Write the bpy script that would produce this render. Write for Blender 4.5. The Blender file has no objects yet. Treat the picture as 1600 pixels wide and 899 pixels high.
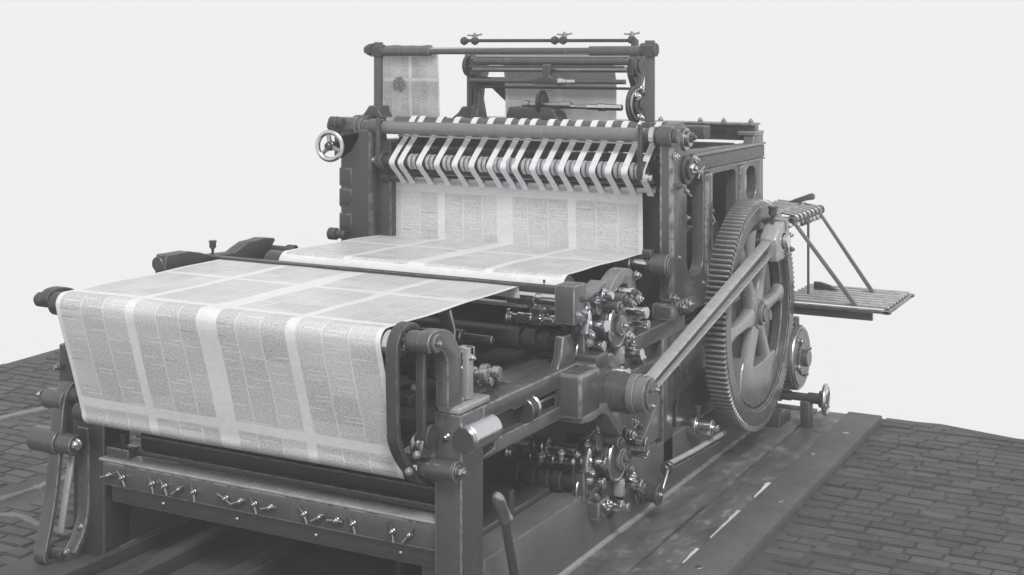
import bpy, bmesh, math, random
from mathutils import Vector, Matrix, Quaternion

random.seed(7)
scene = bpy.context.scene
COL = scene.collection
PI = math.pi

# ------------------------------------------------------------------ camera
TH = math.atan(1130 / 2105)
CAM = Vector((2.52, -4.30, 2.20))
cd = bpy.data.cameras.new("camera")
cam = bpy.data.objects.new("camera", cd)
COL.objects.link(cam)
cam.location = CAM
cam.rotation_euler = (PI / 2, 0, TH)
cd.sensor_width = 36
cd.lens = 36 * 2105 / 1600
cd.shift_x = 0.0
cd.shift_y = -(449.5 - 90) / 1600          # rising-front view camera, held level
cd.clip_start = 0.05
cd.clip_end = 200
scene.camera = cam

# ------------------------------------------------------------------ world, light, exposure
world = bpy.data.worlds.new("World")
scene.world = world
world.use_nodes = True
bg = world.node_tree.nodes["Background"]
bg.inputs[0].default_value = (0.875, 0.875, 0.88, 1)
bg.inputs[1].default_value = 1.0
sd = bpy.data.lights.new("sun", "SUN")
sd.energy = 2.4
sd.angle = math.radians(16)
sd.color = (1.0, 0.99, 0.97)
sun = bpy.data.objects.new("sun", sd)
COL.objects.link(sun)
sun.location = (4, -2, 8)
sun.rotation_euler = Vector((-0.50, 0.66, -0.90)).to_track_quat('-Z', 'Y').to_euler()
vs = scene.view_settings
scene.display_settings.display_device = 'sRGB'
vs.view_transform = 'Standard'
vs.look = 'None'
vs.exposure = 0
vs.gamma = 1
vs.use_curve_mapping = False
scene.cycles.max_bounces = 8
scene.cycles.diffuse_bounces = 4
scene.cycles.glossy_bounces = 4
BLACK_LIFT = 0.0085  # density of the added veil that lifts the blacks


# ------------------------------------------------------------------ node helpers
class S:
    """a socket with arithmetic"""
    def __init__(s, nt, sock): s.nt = nt; s.k = sock
    def _m(s, op, *a):
        n = s.nt.nodes.new("ShaderNodeMath"); n.operation = op
        for i, v in enumerate((s,) + a):
            if isinstance(v, S): s.nt.links.new(v.k, n.inputs[i])
            else: n.inputs[i].default_value = v
        return S(s.nt, n.outputs[0])
    def __add__(s, o): return s._m('ADD', o)
    def __sub__(s, o): return s._m('SUBTRACT', o)
    def __mul__(s, o): return s._m('MULTIPLY', o)
    def __truediv__(s, o): return s._m('DIVIDE', o)
    def gt(s, o): return s._m('GREATER_THAN', o)
    def lt(s, o): return s._m('LESS_THAN', o)
    def floor(s): return s._m('FLOOR')
    def fract(s): return s._m('FRACT')
    def abs(s): return s._m('ABSOLUTE')
    def mx(s, o): return s._m('MAXIMUM', o)
    def mn(s, o): return s._m('MINIMUM', o)
    def smooth(s, a, b):
        n = s.nt.nodes.new("ShaderNodeMapRange"); n.interpolation_type = 'SMOOTHSTEP'
        s.nt.links.new(s.k, n.inputs[0]); n.inputs[1].default_value = a; n.inputs[2].default_value = b
        return S(s.nt, n.outputs[0])
    def map(s, a, b, c, d):
        n = s.nt.nodes.new("ShaderNodeMapRange")
        s.nt.links.new(s.k, n.inputs[0])
        for i, v in enumerate((a, b, c, d)): n.inputs[i + 1].default_value = v
        return S(s.nt, n.outputs[0])


def comb(nt, x, y, z=0.0):
    n = nt.nodes.new("ShaderNodeCombineXYZ")
    for i, v in enumerate((x, y, z)):
        if isinstance(v, S): nt.links.new(v.k, n.inputs[i])
        else: n.inputs[i].default_value = v
    return n.outputs[0]


def noise(nt, vec, scale, detail=3, rough=0.55, dist=0.0):
    n = nt.nodes.new("ShaderNodeTexNoise")
    nt.links.new(vec, n.inputs['Vector'])
    n.inputs['Scale'].default_value = scale
    n.inputs['Detail'].default_value = detail
    n.inputs['Roughness'].default_value = rough
    n.inputs['Distortion'].default_value = dist
    return S(nt, n.outputs['Fac'])


def white(nt, vec):
    n = nt.nodes.new("ShaderNodeTexWhiteNoise"); n.noise_dimensions = '3D'
    nt.links.new(vec, n.inputs['Vector'])
    return S(nt, n.outputs['Value'])


def base_mat(name):
    m = bpy.data.materials.new(name); m.use_nodes = True
    nt = m.node_tree; b = nt.nodes["Principled BSDF"]
    return m, nt, b


def grey(nt, val, tint=(0.985, 0.99, 1.03)):
    n = nt.nodes.new("ShaderNodeVectorMath"); n.operation = 'SCALE'
    n.inputs[0].default_value = tint
    nt.links.new(val.k, n.inputs['Scale'])
    return n.outputs[0]


def bump(nt, b, h, strength, dist):
    n = nt.nodes.new("ShaderNodeBump")
    n.inputs['Strength'].default_value = strength
    n.inputs['Distance'].default_value = dist
    nt.links.new(h.k, n.inputs['Height'])
    nt.links.new(n.outputs[0], b.inputs['Normal'])


def iron(name, val, rough=0.36, var=0.09, bscale=60, bstr=0.0, spec=0.5):
    """painted or oily cast iron: blotchy grey, fine cast grain"""
    m, nt, b = base_mat(name)
    pos = nt.nodes.new("ShaderNodeNewGeometry")
    p = pos.outputs['Position']
    n1 = noise(nt, p, 4, 3, 0.5); n2 = noise(nt, p, 45, 3, 0.6)
    info = S(nt, nt.nodes.new("ShaderNodeObjectInfo").outputs['Random'])
    mp = nt.nodes.new('ShaderNodeMapping'); nt.links.new(p, mp.inputs[0]); mp.inputs['Scale'].default_value = (14, 14, 2.2)
    run = noise(nt, mp.outputs[0], 1.0, 3, 0.6)
    fac = (run - 0.5) * 0.42 + (n1 - 0.5) * (2 * var) + (n2 - 0.5) * (var * 0.6) + 1.0 + (info - 0.5) * 0.16
    v = fac * val
    nt.links.new(grey(nt, v), b.inputs['Base Color'])
    r = (n1 - 0.5) * 0.16 + (run - 0.5) * 0.22 + rough
    nt.links.new(r.k, b.inputs['Roughness'])
    b.inputs['Specular IOR Level'].default_value = spec
    if bstr: bump(nt, b, noise(nt, p, bscale, 2, 0.5), bstr, 0.004)
    return m


def steel(name, val, rough=0.28, var=0.25):
    m, nt, b = base_mat(name)
    p = nt.nodes.new("ShaderNodeNewGeometry").outputs['Position']
    n1 = noise(nt, p, 24, 4, 0.6); n2 = noise(nt, p, 140, 2)
    v = ((n1 - 0.5) * var + 1.0) * val
    nt.links.new(grey(nt, v), b.inputs['Base Color'])
    b.inputs['Metallic'].default_value = 1
    nt.links.new(((n1 - 0.5) * 0.3 + rough).k, b.inputs['Roughness'])
    return m


M = {}
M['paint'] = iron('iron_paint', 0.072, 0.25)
M['paint_lit'] = iron('iron_paint_lit', 0.155, 0.25)  # paler copy of the paint, sheen of lit faces put into its colour
M['dark'] = iron('iron_dark', 0.040, 0.45)
M['black'] = iron('iron_oily', 0.026, 0.42)
M['base'] = iron('iron_base', 0.095, 0.5, 0.40, 40, 0.3, 0.4)
M['bright'] = iron('iron_rubbed_sheen', 0.30, 0.27, 0.12)  # rubbed iron; on spokes and rod flanges it serves as painted sheen
def worn(name, val, paint):  # edge highlights painted on the bevel faces as a brighter, patchy rubbed tone
    m, nt, b = base_mat(name)
    p = nt.nodes.new("ShaderNodeNewGeometry").outputs['Position']
    k = noise(nt, p, 22, 4, 0.65).smooth(0.36, 0.58)
    nt.links.new(grey(nt, k * (val - paint) + paint), b.inputs['Base Color'])
    nt.links.new((k * 0.55).k, b.inputs['Metallic'])
    b.inputs['Roughness'].default_value = 0.30
    return m
for k_, e_, p_ in (('paint', .30, .08), ('paint_lit', .36, .13), ('dark', .15, .04), ('black', .09, .03), ('base', .22, .09), ('bright', .5, .25)):
    M[k_ + '_edge'] = worn('edge_highlight_worn_' + k_, e_, p_)
M['steel'] = steel('steel_polished', 0.66, 0.24)
M['steel_dull'] = steel('steel_dull', 0.40, 0.34, 0.4)
M['rubber'] = iron('roller_rubber', 0.04, 0.35, 0.15, 200, 0.1)

# panel with worn cast lettering in low relief (too worn to read)
def relief_mat():
    m, nt, b = base_mat('iron_cast_relief')
    p = nt.nodes.new("ShaderNodeNewGeometry").outputs['Position']
    n1 = noise(nt, p, 26, 3, 0.6, 0.6); n2 = noise(nt, p, 90, 3)
    v = ((n1 - 0.5) * 0.35 + (n2 - 0.5) * 0.3 + 1.0) * 0.095
    nt.links.new(grey(nt, v), b.inputs['Base Color'])
    b.inputs['Roughness'].default_value = 0.5
    bump(nt, b, n1.smooth(0.42, 0.58), 0.7, 0.006)
    return m
M['relief'] = relief_mat()


def tape_mat(val0=0.62):
    m, nt, b = base_mat('cotton_tape_' + str(val0))
    p = nt.nodes.new("ShaderNodeNewGeometry").outputs['Position']
    v = ((noise(nt, p, 30, 4) - 0.5) * 0.35 + 1.0) * val0
    nt.links.new(grey(nt, v), b.inputs['Base Color'])
    b.inputs['Roughness'].default_value = 0.85
    b.inputs['Specular IOR Level'].default_value = 0.2
    return m
M['tape'] = tape_mat()
M['felt'] = tape_mat(0.34)


def paper_mat(name, seed=0.0, pages=4.0, page_len=0.60, v_shift=0.0, wide_mid=True, width=1.66, dens=1.0, pic=None):
    """newsprint: UV x = 0..1 across the web, UV y = metres along it"""
    m, nt, b = base_mat(name)
    uvn = nt.nodes.new("ShaderNodeUVMap"); uvn.uv_map = 'uv'
    sep = nt.nodes.new("ShaderNodeSeparateXYZ"); nt.links.new(uvn.outputs[0], sep.inputs[0])
    u = S(nt, sep.outputs[0]); v = S(nt, sep.outputs[1]) + (seed * 3.1 + v_shift + 40.0 * page_len)
    up = u * pages
    fu = up.fract()
    pid = up.floor()
    # page edges in u; the middle fold of the web is wider
    fold = (u - 0.5).abs()
    g_lo = fu.gt(0.052) * fu.lt(0.948)
    if wide_mid:
        g_lo = g_lo * fold.gt(0.031)
    fv = (v / page_len)
    vid = fv.floor()
    fvf = fv.fract()
    inv = fvf.gt(0.036) * fvf.lt(0.964)
    cu = (fu - 0.052) * (3.0 / 0.896)
    cf = cu.fract(); cid = cu.floor() + pid * 5.0
    col = (cf - 0.5).abs().lt(0.480) * 0.75 + 0.25
    wob = noise(nt, comb(nt, u * 8.0, v * 8.0, seed), 2, 2)
    # article breaks: short white lines and a few dark headlines, random in each column
    q = v * 58.0
    cell = white(nt, comb(nt, cid + vid * 17.0, q.floor(), seed))
    cell2 = white(nt, comb(nt, cid + 77.0, q.floor(), seed + 3.0))
    lf = q.fract()
    brk = cell.gt(0.74) * lf.lt(0.20) * cf.gt(cell2 * 0.45) * cf.lt(cell2 * 0.5 + 0.62)
    head = cell.lt(0.03) * lf.gt(0.30) * lf.lt(0.60) * cf.lt(cell2 * 0.6 + 0.4)
    # lines of type and stipple
    lines = ((v * 260.0).fract() - 0.5).abs().gt(0.24)
    ln = noise(nt, comb(nt, u * (width * 150), v * 330.0, seed), 1.0, 2, 0.7)
    stip = noise(nt, comb(nt, u * (width * 115), v * 120.0, seed), 1.0, 3, 0.85)
    fadein = noise(nt, comb(nt, u * 3.0, v * 2.5, seed + 9.0), 1.4, 2)
    ink = (lines * 0.12 + ln.smooth(0.30, 0.70) * 0.28 + stip.smooth(0.36, 0.70) * 0.42 + 0.03)
    art = white(nt, comb(nt, cid, (v * 9.0).floor(), seed + 5.0))
    ink = ink * (art * 0.35 + 0.80) * (fadein * 0.5 + 0.75) * dens
    ink = ink * (brk * -0.85 + 1.0)
    ink = ink.mx(head * 0.62)
    mask = g_lo * inv * col
    ghost = noise(nt, comb(nt, u * 40.0, v * 60.0, seed + 2.0), 1.0, 3, 0.7).smooth(0.3, 0.8) * 0.16 + 0.03
    ink = (ink * mask).mx(ghost)
    if pic:
        du = (u - pic[0]) * pic[2]; dv = v - (seed * 3.1 + v_shift + 40.0 * page_len) - pic[1]
        rr_ = (du * du + dv * dv)._m('SQRT') + (noise(nt, comb(nt, u * width, v, seed), 40, 3) - 0.5) * 0.05
        ink = ink.mx((rr_.smooth(0.056, 0.040)) * (noise(nt, comb(nt, u * width, v, seed), 70, 2).smooth(0.3, 0.55) * 0.5 + 0.45))
    paper = ((wob - 0.5) * 0.10 + 1.0) * 0.69
    val = paper * (ink * -0.80 + 1.0)
    nt.links.new(grey(nt, val, (0.995, 0.995, 1.01)), b.inputs['Base Color'])
    b.inputs['Roughness'].default_value = 0.42
    b.inputs['Specular IOR Level'].default_value = 0.45
    return m


# ------------------------------------------------------------------ geometry helpers
def basis(d):
    d = Vector(d).normalized()
    a = Vector((0, 0, 1)) if abs(d.z) < 0.9 else Vector((0, 1, 0))
    u = a.cross(d).normalized()
    return d, u, d.cross(u)


class G:
    def __init__(s): s.v = []; s.f = []; s.m = []
    def add(s, vs, fs, ms=None):
        o = len(s.v); s.v += [tuple(p) for p in vs]; s.f += [tuple(i + o for i in f) for f in fs]
        s.m += list(ms) if ms else [0] * len(fs); return s
    def bm(s, bm, bev=0.0, seg=2):
        if bev > 0:
            bm.normal_update()
            ed = [e for e in bm.edges if len(e.link_faces) == 2 and e.calc_face_angle(0) > 0.5]
            if ed:
                bmesh.ops.bevel(bm, geom=ed, offset=bev, segments=seg, affect='EDGES', profile=0.5, clamp_overlap=True, material=1)
        bm.verts.index_update()
        s.add([v.co.copy() for v in bm.verts], [[v.index for v in f.verts] for f in bm.faces], [f.material_index for f in bm.faces])
        bm.free(); return s
    def box(s, x0, x1, y0, y1, z0, z1, bev=0.005):
        bm = bmesh.new()
        p = [bm.verts.new((x, y, z)) for x in (x0, x1) for y in (y0, y1) for z in (z0, z1)]
        for f in ((0, 1, 3, 2), (4, 6, 7, 5), (0, 4, 5, 1), (2, 3, 7, 6), (0, 2, 6, 4), (1, 5, 7, 3)):
            bm.faces.new([p[i] for i in f])
        return s.bm(bm, bev)
    def lathe(s, o, d, prof, seg=28):
        d, u, w = basis(d); o = Vector(o); vs = []; fs = []; rings = []
        for t, r in prof:
            if r <= 1e-6:
                rings.append([len(vs)]); vs.append(o + d * t)
            else:
                rings.append(list(range(len(vs), len(vs) + seg)))
                for i in range(seg):
                    a = 2 * PI * i / seg
                    vs.append(o + d * t + (u * math.cos(a) + w * math.sin(a)) * r)
        ms = []
        for (A, B), (pa, pb) in zip(zip(rings[:-1], rings[1:]), zip(prof[:-1], prof[1:])):
            n0 = len(fs); chamfer = 1 if (abs(pa[0] - pb[0]) > 1e-5 and 1e-5 < abs(pa[1] - pb[1]) < .006 and abs(pa[0] - pb[0]) < .006) else 0
            for i in range(seg):
                j = (i + 1) % seg
                if len(A) == 1 and len(B) > 1: fs.append((A[0], B[i], B[j]))
                elif len(B) == 1 and len(A) > 1: fs.append((A[i], B[0], A[j]))
                elif len(A) > 1: fs.append((A[i], B[i], B[j], A[j]))
            ms += [chamfer] * (len(fs) - n0)
        return s.add(vs, fs, ms)
    def cyl(s, p0, p1, r, seg=24, bev=0.004, r1=None):
        p0 = Vector(p0); p1 = Vector(p1); L = (p1 - p0).length; b = min(bev, L * 0.3, r * 0.3)
        r1 = r if r1 is None else r1
        return s.lathe(p0, p1 - p0, [(0, 0), (0, r - b), (b, r), (L - b, r1), (L, r1 - b), (L, 0)], seg)
    def rings(s, p0, d, L, segs, seg=24):
        """stepped shaft: segs = [(length, radius), ...]"""
        prof = [(0, 0)]; t = 0
        for l, r in segs:
            b = min(0.003, l * 0.2, r * 0.2)
            prof += [(t, max(r - b, 0.001)), (t + b, r), (t + l - b, r), (t + l, max(r - b, 0.001))]; t += l
        prof.append((t, 0))
        return s.lathe(p0, d, prof, seg)
    def prism(s, outline, plane, a, b, bev=0.005, holes=(), seg=2):
        """outline in YZ / XZ / XY extruded along the third axis from a to b"""
        def P(p, t):
            if plane == 'YZ': return (t, p[0], p[1])
            if plane == 'XZ': return (p[0], t, p[1])
            return (p[0], p[1], t)
        bm = bmesh.new()
        loops = [outline] + list(holes)
        for t in (a, b):
            ed = []
            rows = []
            for lp in loops:
                vv = [bm.verts.new(P(p, t)) for p in lp]; rows.append(vv)
            if holes:
                for vv in rows:
                    for i in range(len(vv)): ed.append(bm.edges.new((vv[i], vv[(i + 1) % len(vv)])))
                bmesh.ops.triangle_fill(bm, use_beauty=True, use_dissolve=False, edges=ed)
            else:
                bm.faces.new(rows[0])
            if t == a: lo = rows
            else: hi = rows
        for A, B in zip(lo, hi):
            for i in range(len(A)):
                j = (i + 1) % len(A); bm.faces.new((A[i], A[j], B[j], B[i]))
        bmesh.ops.recalc_face_normals(bm, faces=bm.faces[:])
        return s.bm(bm, bev, seg)
    def tube(s, pts, r, seg=12, closed=False):
        pts = [Vector(p) for p in pts]; n = len(pts); vs = []; fs = []
        up = None
        for i, p in enumerate(pts):
            if closed: t = pts[(i + 1) % n] - pts[i - 1]
            else: t = pts[min(i + 1, n - 1)] - pts[max(i - 1, 0)]
            t.normalize()
            if up is None: _, up, _ = basis(t)
            up = (up - t * up.dot(t)).normalized(); w = t.cross(up)
            rr = r[i] if isinstance(r, (list, tuple)) else r
            for k in range(seg):
                a = 2 * PI * k / seg; vs.append(p + (up * math.cos(a) + w * math.sin(a)) * rr)
        m = n if closed else n - 1
        for i in range(m):
            for k in range(seg):
                a = i * seg + k; b_ = i * seg + (k + 1) % seg
                c = ((i + 1) % n) * seg + (k + 1) % seg; d = ((i + 1) % n) * seg + k
                fs.append((a, b_, c, d))
        if not closed:
            fs.append(tuple(reversed(range(seg)))); fs.append(tuple(range((n - 1) * seg, n * seg)))
        return s.add(vs, fs)
    def torus(s, c, d, R, r, seg=36, rs=10):
        d, u, w = basis(d); c = Vector(c)
        return s.tube([c + (u * math.cos(2 * PI * i / seg) + w * math.sin(2 * PI * i / seg)) * R for i in range(seg)], r, rs, True)
    def band(s, path, x0, x1, th, bev=0.003):
        """a flat strap: path in (y, z), wide along X, thickness th"""
        n = len(path); L = []; R = []
        for i, p in enumerate(path):
            a = path[max(i - 1, 0)]; b = path[min(i + 1, n - 1)]
            t = Vector((b[0] - a[0], b[1] - a[1])).normalized(); nn = Vector((-t.y, t.x)) * th / 2
            L.append((p[0] + nn.x, p[1] + nn.y)); R.append((p[0] - nn.x, p[1] - nn.y))
        return s.prism(L + R[::-1], 'YZ', x0, x1, bev)


def rrect(a0, a1, b0, b1, r, n=5):
    out = []
    for cx, cy, st in ((a1 - r, b1 - r, 0), (a0 + r, b1 - r, 90), (a0 + r, b0 + r, 180), (a1 - r, b0 + r, 270)):
        for i in range(n + 1):
            a = math.radians(st + 90 * i / n); out.append((cx + r * math.cos(a), cy + r * math.sin(a)))
    return out


def smooth_path(pts, n=6):
    """Catmull-Rom"""
    out = []; P = [pts[0]] + list(pts) + [pts[-1]]
    for i in range(1, len(P) - 2):
        p0, p1, p2, p3 = [Vector(q) for q in P[i - 1:i + 3]]
        for k in range(n):
            t = k / n
            out.append(tuple(0.5 * ((2 * p1) + (p2 - p0) * t + (2 * p0 - 5 * p1 + 4 * p2 - p3) * t * t + (3 * p1 - p0 - 3 * p2 + p3) * t ** 3)))
    out.append(tuple(P[-2])); return out


def make_mesh(name, g, mat, ang=38):
    me = bpy.data.meshes.new(name)
    me.from_pydata(g.v, [], g.f)
    me.update()
    ek = M.get(str(mat) + '_edge') if isinstance(mat, str) else None
    if ek: me.polygons.foreach_set('material_index', g.m)
    me.validate(); me.update()
    bm = bmesh.new(); bm.from_mesh(me)
    bmesh.ops.recalc_face_normals(bm, faces=bm.faces[:]); bm.to_mesh(me); bm.free()
    me.polygons.foreach_set('use_smooth', [True] * len(me.polygons))
    me.set_sharp_from_angle(angle=math.radians(ang))
    me.materials.append(M[mat] if isinstance(mat, str) else mat)
    if ek: me.materials.append(ek)
    return me


def obj(name, data, parent=None, loc=None, rot=None, scale=None):
    o = bpy.data.objects.new(name, data); COL.objects.link(o)
    if parent is not None: o.parent = parent
    if loc is not None: o.location = loc
    if rot is not None:
        o.rotation_mode = 'QUATERNION'; o.rotation_quaternion = rot
    if scale is not None: o.scale = scale if isinstance(scale, (tuple, list)) else (scale,) * 3
    return o


def part(parent, name, g, mat, label=None):
    o = obj(name, make_mesh(name, g, mat), parent)
    if label: o['label'] = label
    return o


def tag(o, label, cat, group=None):
    o['label'] = label; o['category'] = cat
    if group: o['group'] = group
    return o


# shared small hardware, built pointing along +Z with unit-ish size in metres
def hexprism(g, r, h0, h1, b=0.15):
    bm = bmesh.new()
    lo = [bm.verts.new((r * math.cos(PI / 3 * i), r * math.sin(PI / 3 * i), h0)) for i in range(6)]
    hi = [bm.verts.new((r * math.cos(PI / 3 * i), r * math.sin(PI / 3 * i), h1)) for i in range(6)]
    bm.faces.new(lo[::-1]); bm.faces.new(hi)
    for i in range(6): bm.faces.new((lo[i], lo[(i + 1) % 6], hi[(i + 1) % 6], hi[i]))
    g.bm(bm, r * b, 2)


g = G(); g.cyl((0, 0, 0), (0, 0, .004), .026, 20, .001); hexprism(g, .021, .004, .022); g.cyl((0, 0, .02), (0, 0, .034), .010, 14, .003)
NUT = make_mesh('nut', g, 'steel')
NUT_D = NUT.copy(); NUT_D.materials.clear(); NUT_D.materials.append(M['steel_dull'])
NUT_K = NUT.copy(); NUT_K.materials.clear(); NUT_K.materials.append(M['paint'])
g = G(); g.lathe((0, 0, 0), (0, 0, 1), [(0, .02), (.008, .02), (.016, .016), (.02, .008), (.021, 0)], 18)
RIVET = make_mesh('rivet', g, 'steel_dull')
g = G(); g.rings((0, 0, 0), (0, 0, 1), 0, [(.010, .013), (.010, .010), (.006, .006)], 14)
for s in (-1, 1):
    g.tube([(s * .005, 0, .012), (s * .024, 0, .014), (s * .038, 0, .017)], [.006, .0045, .005], 8)
WING = make_mesh('wing_nut', g, 'steel_dull')
g = G(); g.rings((0, 0, 0), (0, 0, 1), 0, [(.03, .008), (.006, .012), (.03, .019), (.012, .022)], 16)
OILER = make_mesh('oil_cup', g, 'dark')


def qdir(d, roll=0.0):
    q = Vector((0, 0, 1)).rotation_difference(Vector(d).normalized())
    return q @ Quaternion((0, 0, 1), roll)


def hw(parent, name, mesh, loc, d=(1, 0, 0), s=1.0, roll=None):
    if mesh is NUT: mesh = random.choice((NUT, NUT, NUT_D, NUT_D, NUT_K))
    return obj(name, mesh, parent, loc, qdir(d, random.uniform(0, 6) if roll is None else roll), s)


# ------------------------------------------------------------------ floor
def project(x, y, z):
    dx, dy = x - CAM.x, y - CAM.y; c, s = math.cos(TH), math.sin(TH)
    lat = dx * c + dy * s; d = -dx * s + dy * c
    return 800 + 2105 * lat / d, 90 - 2105 * (z - CAM.z) / d


def brick_mat(name, val):
    m, nt, b = base_mat(name)
    p = nt.nodes.new("ShaderNodeNewGeometry").outputs['Position']
    info = S(nt, nt.nodes.new("ShaderNodeObjectInfo").outputs['Random'])
    n1 = noise(nt, p, 3, 4); n2 = noise(nt, p, 60, 4, 0.7); n3 = noise(nt, p, 14, 4, 0.65)
    v = ((info - 0.5) * 0.42 + (n1 - 0.5) * 0.9 + (n2 - 0.5) * 0.7 + (n3 - 0.5) * 0.5 + 1.0) * val
    nt.links.new(grey(nt, v), b.inputs['Base Color'])
    b.inputs['Roughness'].default_value = 0.75
    b.inputs['Specular IOR Level'].default_value = 0.3
    bump(nt, b, n2 * 0.6 + n3, 0.5, 0.006)
    return m
M['brick'] = brick_mat('paving_brick', 0.068)
M['slab'] = brick_mat('stained_slab', 0.06)
M['mortar'] = brick_mat('joint_dirt', 0.052)
M['board'] = brick_mat('iron_floor_board', 0.092)
M['pale'] = brick_mat('pale_stone', 0.16)
M['reflection'] = brick_mat('pale_reflection', 0.6)  # pale tone for the painted reflection beside the board


def slab_stain():
    m, nt, b = base_mat('wet_slab')
    p = nt.nodes.new("ShaderNodeNewGeometry").outputs['Position']
    mp = nt.nodes.new("ShaderNodeMapping"); nt.links.new(p, mp.inputs[0]); mp.inputs['Scale'].default_value = (1.0, 0.45, 1)
    n1 = noise(nt, mp.outputs[0], 5, 5, 0.65, 0.8); n2 = noise(nt, p, 70, 4, 0.7); n3 = noise(nt, mp.outputs[0], 16, 4, 0.6, 0.4)
    pale = n3.smooth(0.48, 0.66) * n1.smooth(0.42, 0.60)
    v = ((n1 - 0.5) * 1.9 + (n2 - 0.5) * 0.6 + (n3 - 0.5) * 1.0 + 1.0) * 0.084 + pale * 0.08
    nt.links.new(grey(nt, v), b.inputs['Base Color'])
    nt.links.new((n1 * 0.4 + 0.42).k, b.inputs['Roughness'])
    bump(nt, b, n2 * 0.5 + n3, 0.5, 0.008)
    return m
M['wet'] = slab_stain()

floor = part(None, 'floor', G().prism([(-5.36, -3.2), (-5.36, 2.5), (-5.42, 3.15), (-4.2, 4.08), (0.35, 4.08), (0.94, 4.16), (1.50, 4.02), (3.2, 3.6), (3.2, -1.2), (1.2, -3.2)], 'XY', -0.16, -0.031, 0), 'mortar')
floor['kind'] = 'structure'

g_bricks = []
for k in range(6):
    bm = bmesh.new(); gb = G()
    lx, ly = 0.0986, 0.0432
    p = []
    for zz in (-0.05, 0):
        for sx, sy in ((-1, -1), (1, -1), (1, 1), (-1, 1)):
            p.append(bm.verts.new((sx * lx + random.uniform(-.003, .003), sy * ly + random.uniform(-.003, .003), zz + (random.uniform(-.002, .002) if zz == 0 else 0))))
    for f in ((3, 2, 1, 0), (4, 5, 6, 7), (0, 1, 5, 4), (1, 2, 6, 5), (2, 3, 7, 6), (3, 0, 4, 7)): bm.faces.new([p[i] for i in f])
    bmesh.ops.bevel(bm, geom=[e for e in bm.edges if e.verts[0].co.z > -.03 or e.verts[1].co.z > -.03], offset=.007, segments=2, affect='EDGES')
    gb.bm(bm); g_bricks.append(make_mesh('brick', gb, 'brick', 60))

STRIPS = [((-4.42, -1.0), (-4.20, 1.4), (-4.13, 1.85), (-4.12, 2.6)), ((-3.1, -1.2), (-2.96, 0.42), (-2.94, 0.80), (-2.95, 1.6)), ((-2.83, -0.6), (-2.78, 0.25), (-2.46, 0.27), (-2.25, 0.25))]
def near_strip(x, y):
    for st in STRIPS[:2]:
        for a, b in zip(st[:-1], st[1:]):
            ab = Vector(b) - Vector(a); t = max(0, min(1, (Vector((x, y)) - Vector(a)).dot(ab) / ab.length_squared))
            if (Vector(a) + ab * t - Vector((x, y))).length < 0.13: return True
    return False
cells = []
def brick_zone(x0, x1, y0, y1, edge=None):
    y = y0; r = 0
    while y < y1:
        x = x0 + random.uniform(-.02, .1)
        drift = random.uniform(-.004, .004)
        while x < x1:
            w = random.choice((0.165, 0.17, 0.175, 0.15, 0.18, 0.195, 0.10))
            cx = x + w / 2
            if not (edge and edge(cx, y)) and not near_strip(cx, y): cells.append((cx, y + drift + random.uniform(-.003, .003), w))
            x += w + 0.001
        y += 0.0905; r += 1
brick_zone(0.64, 3.1, -1.1, 4.12, lambda x, y: y + .06 > (4.08 + (x - .35) * .135 if x < .94 else 4.16 - (x - .94) * .25))
brick_zone(-5.33, -2.28, -3.0, 3.3, lambda x, y: y > 3.1 + (x + 5.4) * 0.65)
def vis(c):
    px, py = project(c[0], c[1], -.03)
    if not (-25 < px < 1625 and py < 915): return None
    if c[0] < 0 and px > 185: return None
    return math.hypot(c[0] - CAM.x, c[1] - CAM.y)
seen = sorted(((vis(c), c) for c in cells if vis(c) is not None))
keep = [c for _, c in seen[:300]]
ks = set(keep); gst = G()
for c in cells:
    me = random.choice(g_bricks)
    sc = (c[2] / 0.2, 1, 1)
    if c in ks:
        o = obj('brick', me, floor, (c[0], c[1], -0.022 + random.uniform(-.005, .004)), Quaternion((0, 0, 1), random.uniform(-.018, .018)) @ Quaternion((1, 0, 0), random.uniform(-.012, .012)), sc)
    else:
        z = -0.022 + random.uniform(-.005, .004)
        gst.add([(c[0] + v.co.x * sc[0], c[1] + v.co.y, z + v.co.z) for v in me.vertices], [list(p.vertices) for p in me.polygons])
o = part(floor, 'brick_paving', gst, 'brick'); o['kind'] = 'stuff'

for i, st in enumerate(STRIPS):
    w = (0.034, 0.022, 0.024)[i]
    pts = smooth_path(st, 8)
    L = []; R = []
    for k, p in enumerate(pts):
        a = Vector(pts[max(k - 1, 0)]); b_ = Vector(pts[min(k + 1, len(pts) - 1)]); t = (b_ - a).normalized(); n = Vector((-t.y, t.x)) * (w + random.uniform(-.013, .009))
        L.append((p[0] + n.x, p[1] + n.y)); R.append((p[0] - n.x, p[1] - n.y))
    part(floor, 'pale_kerb_strip', G().prism(L + R[::-1], 'XY', -.05, -.018 if i < 2 else -.014, .004), 'pale')

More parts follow.
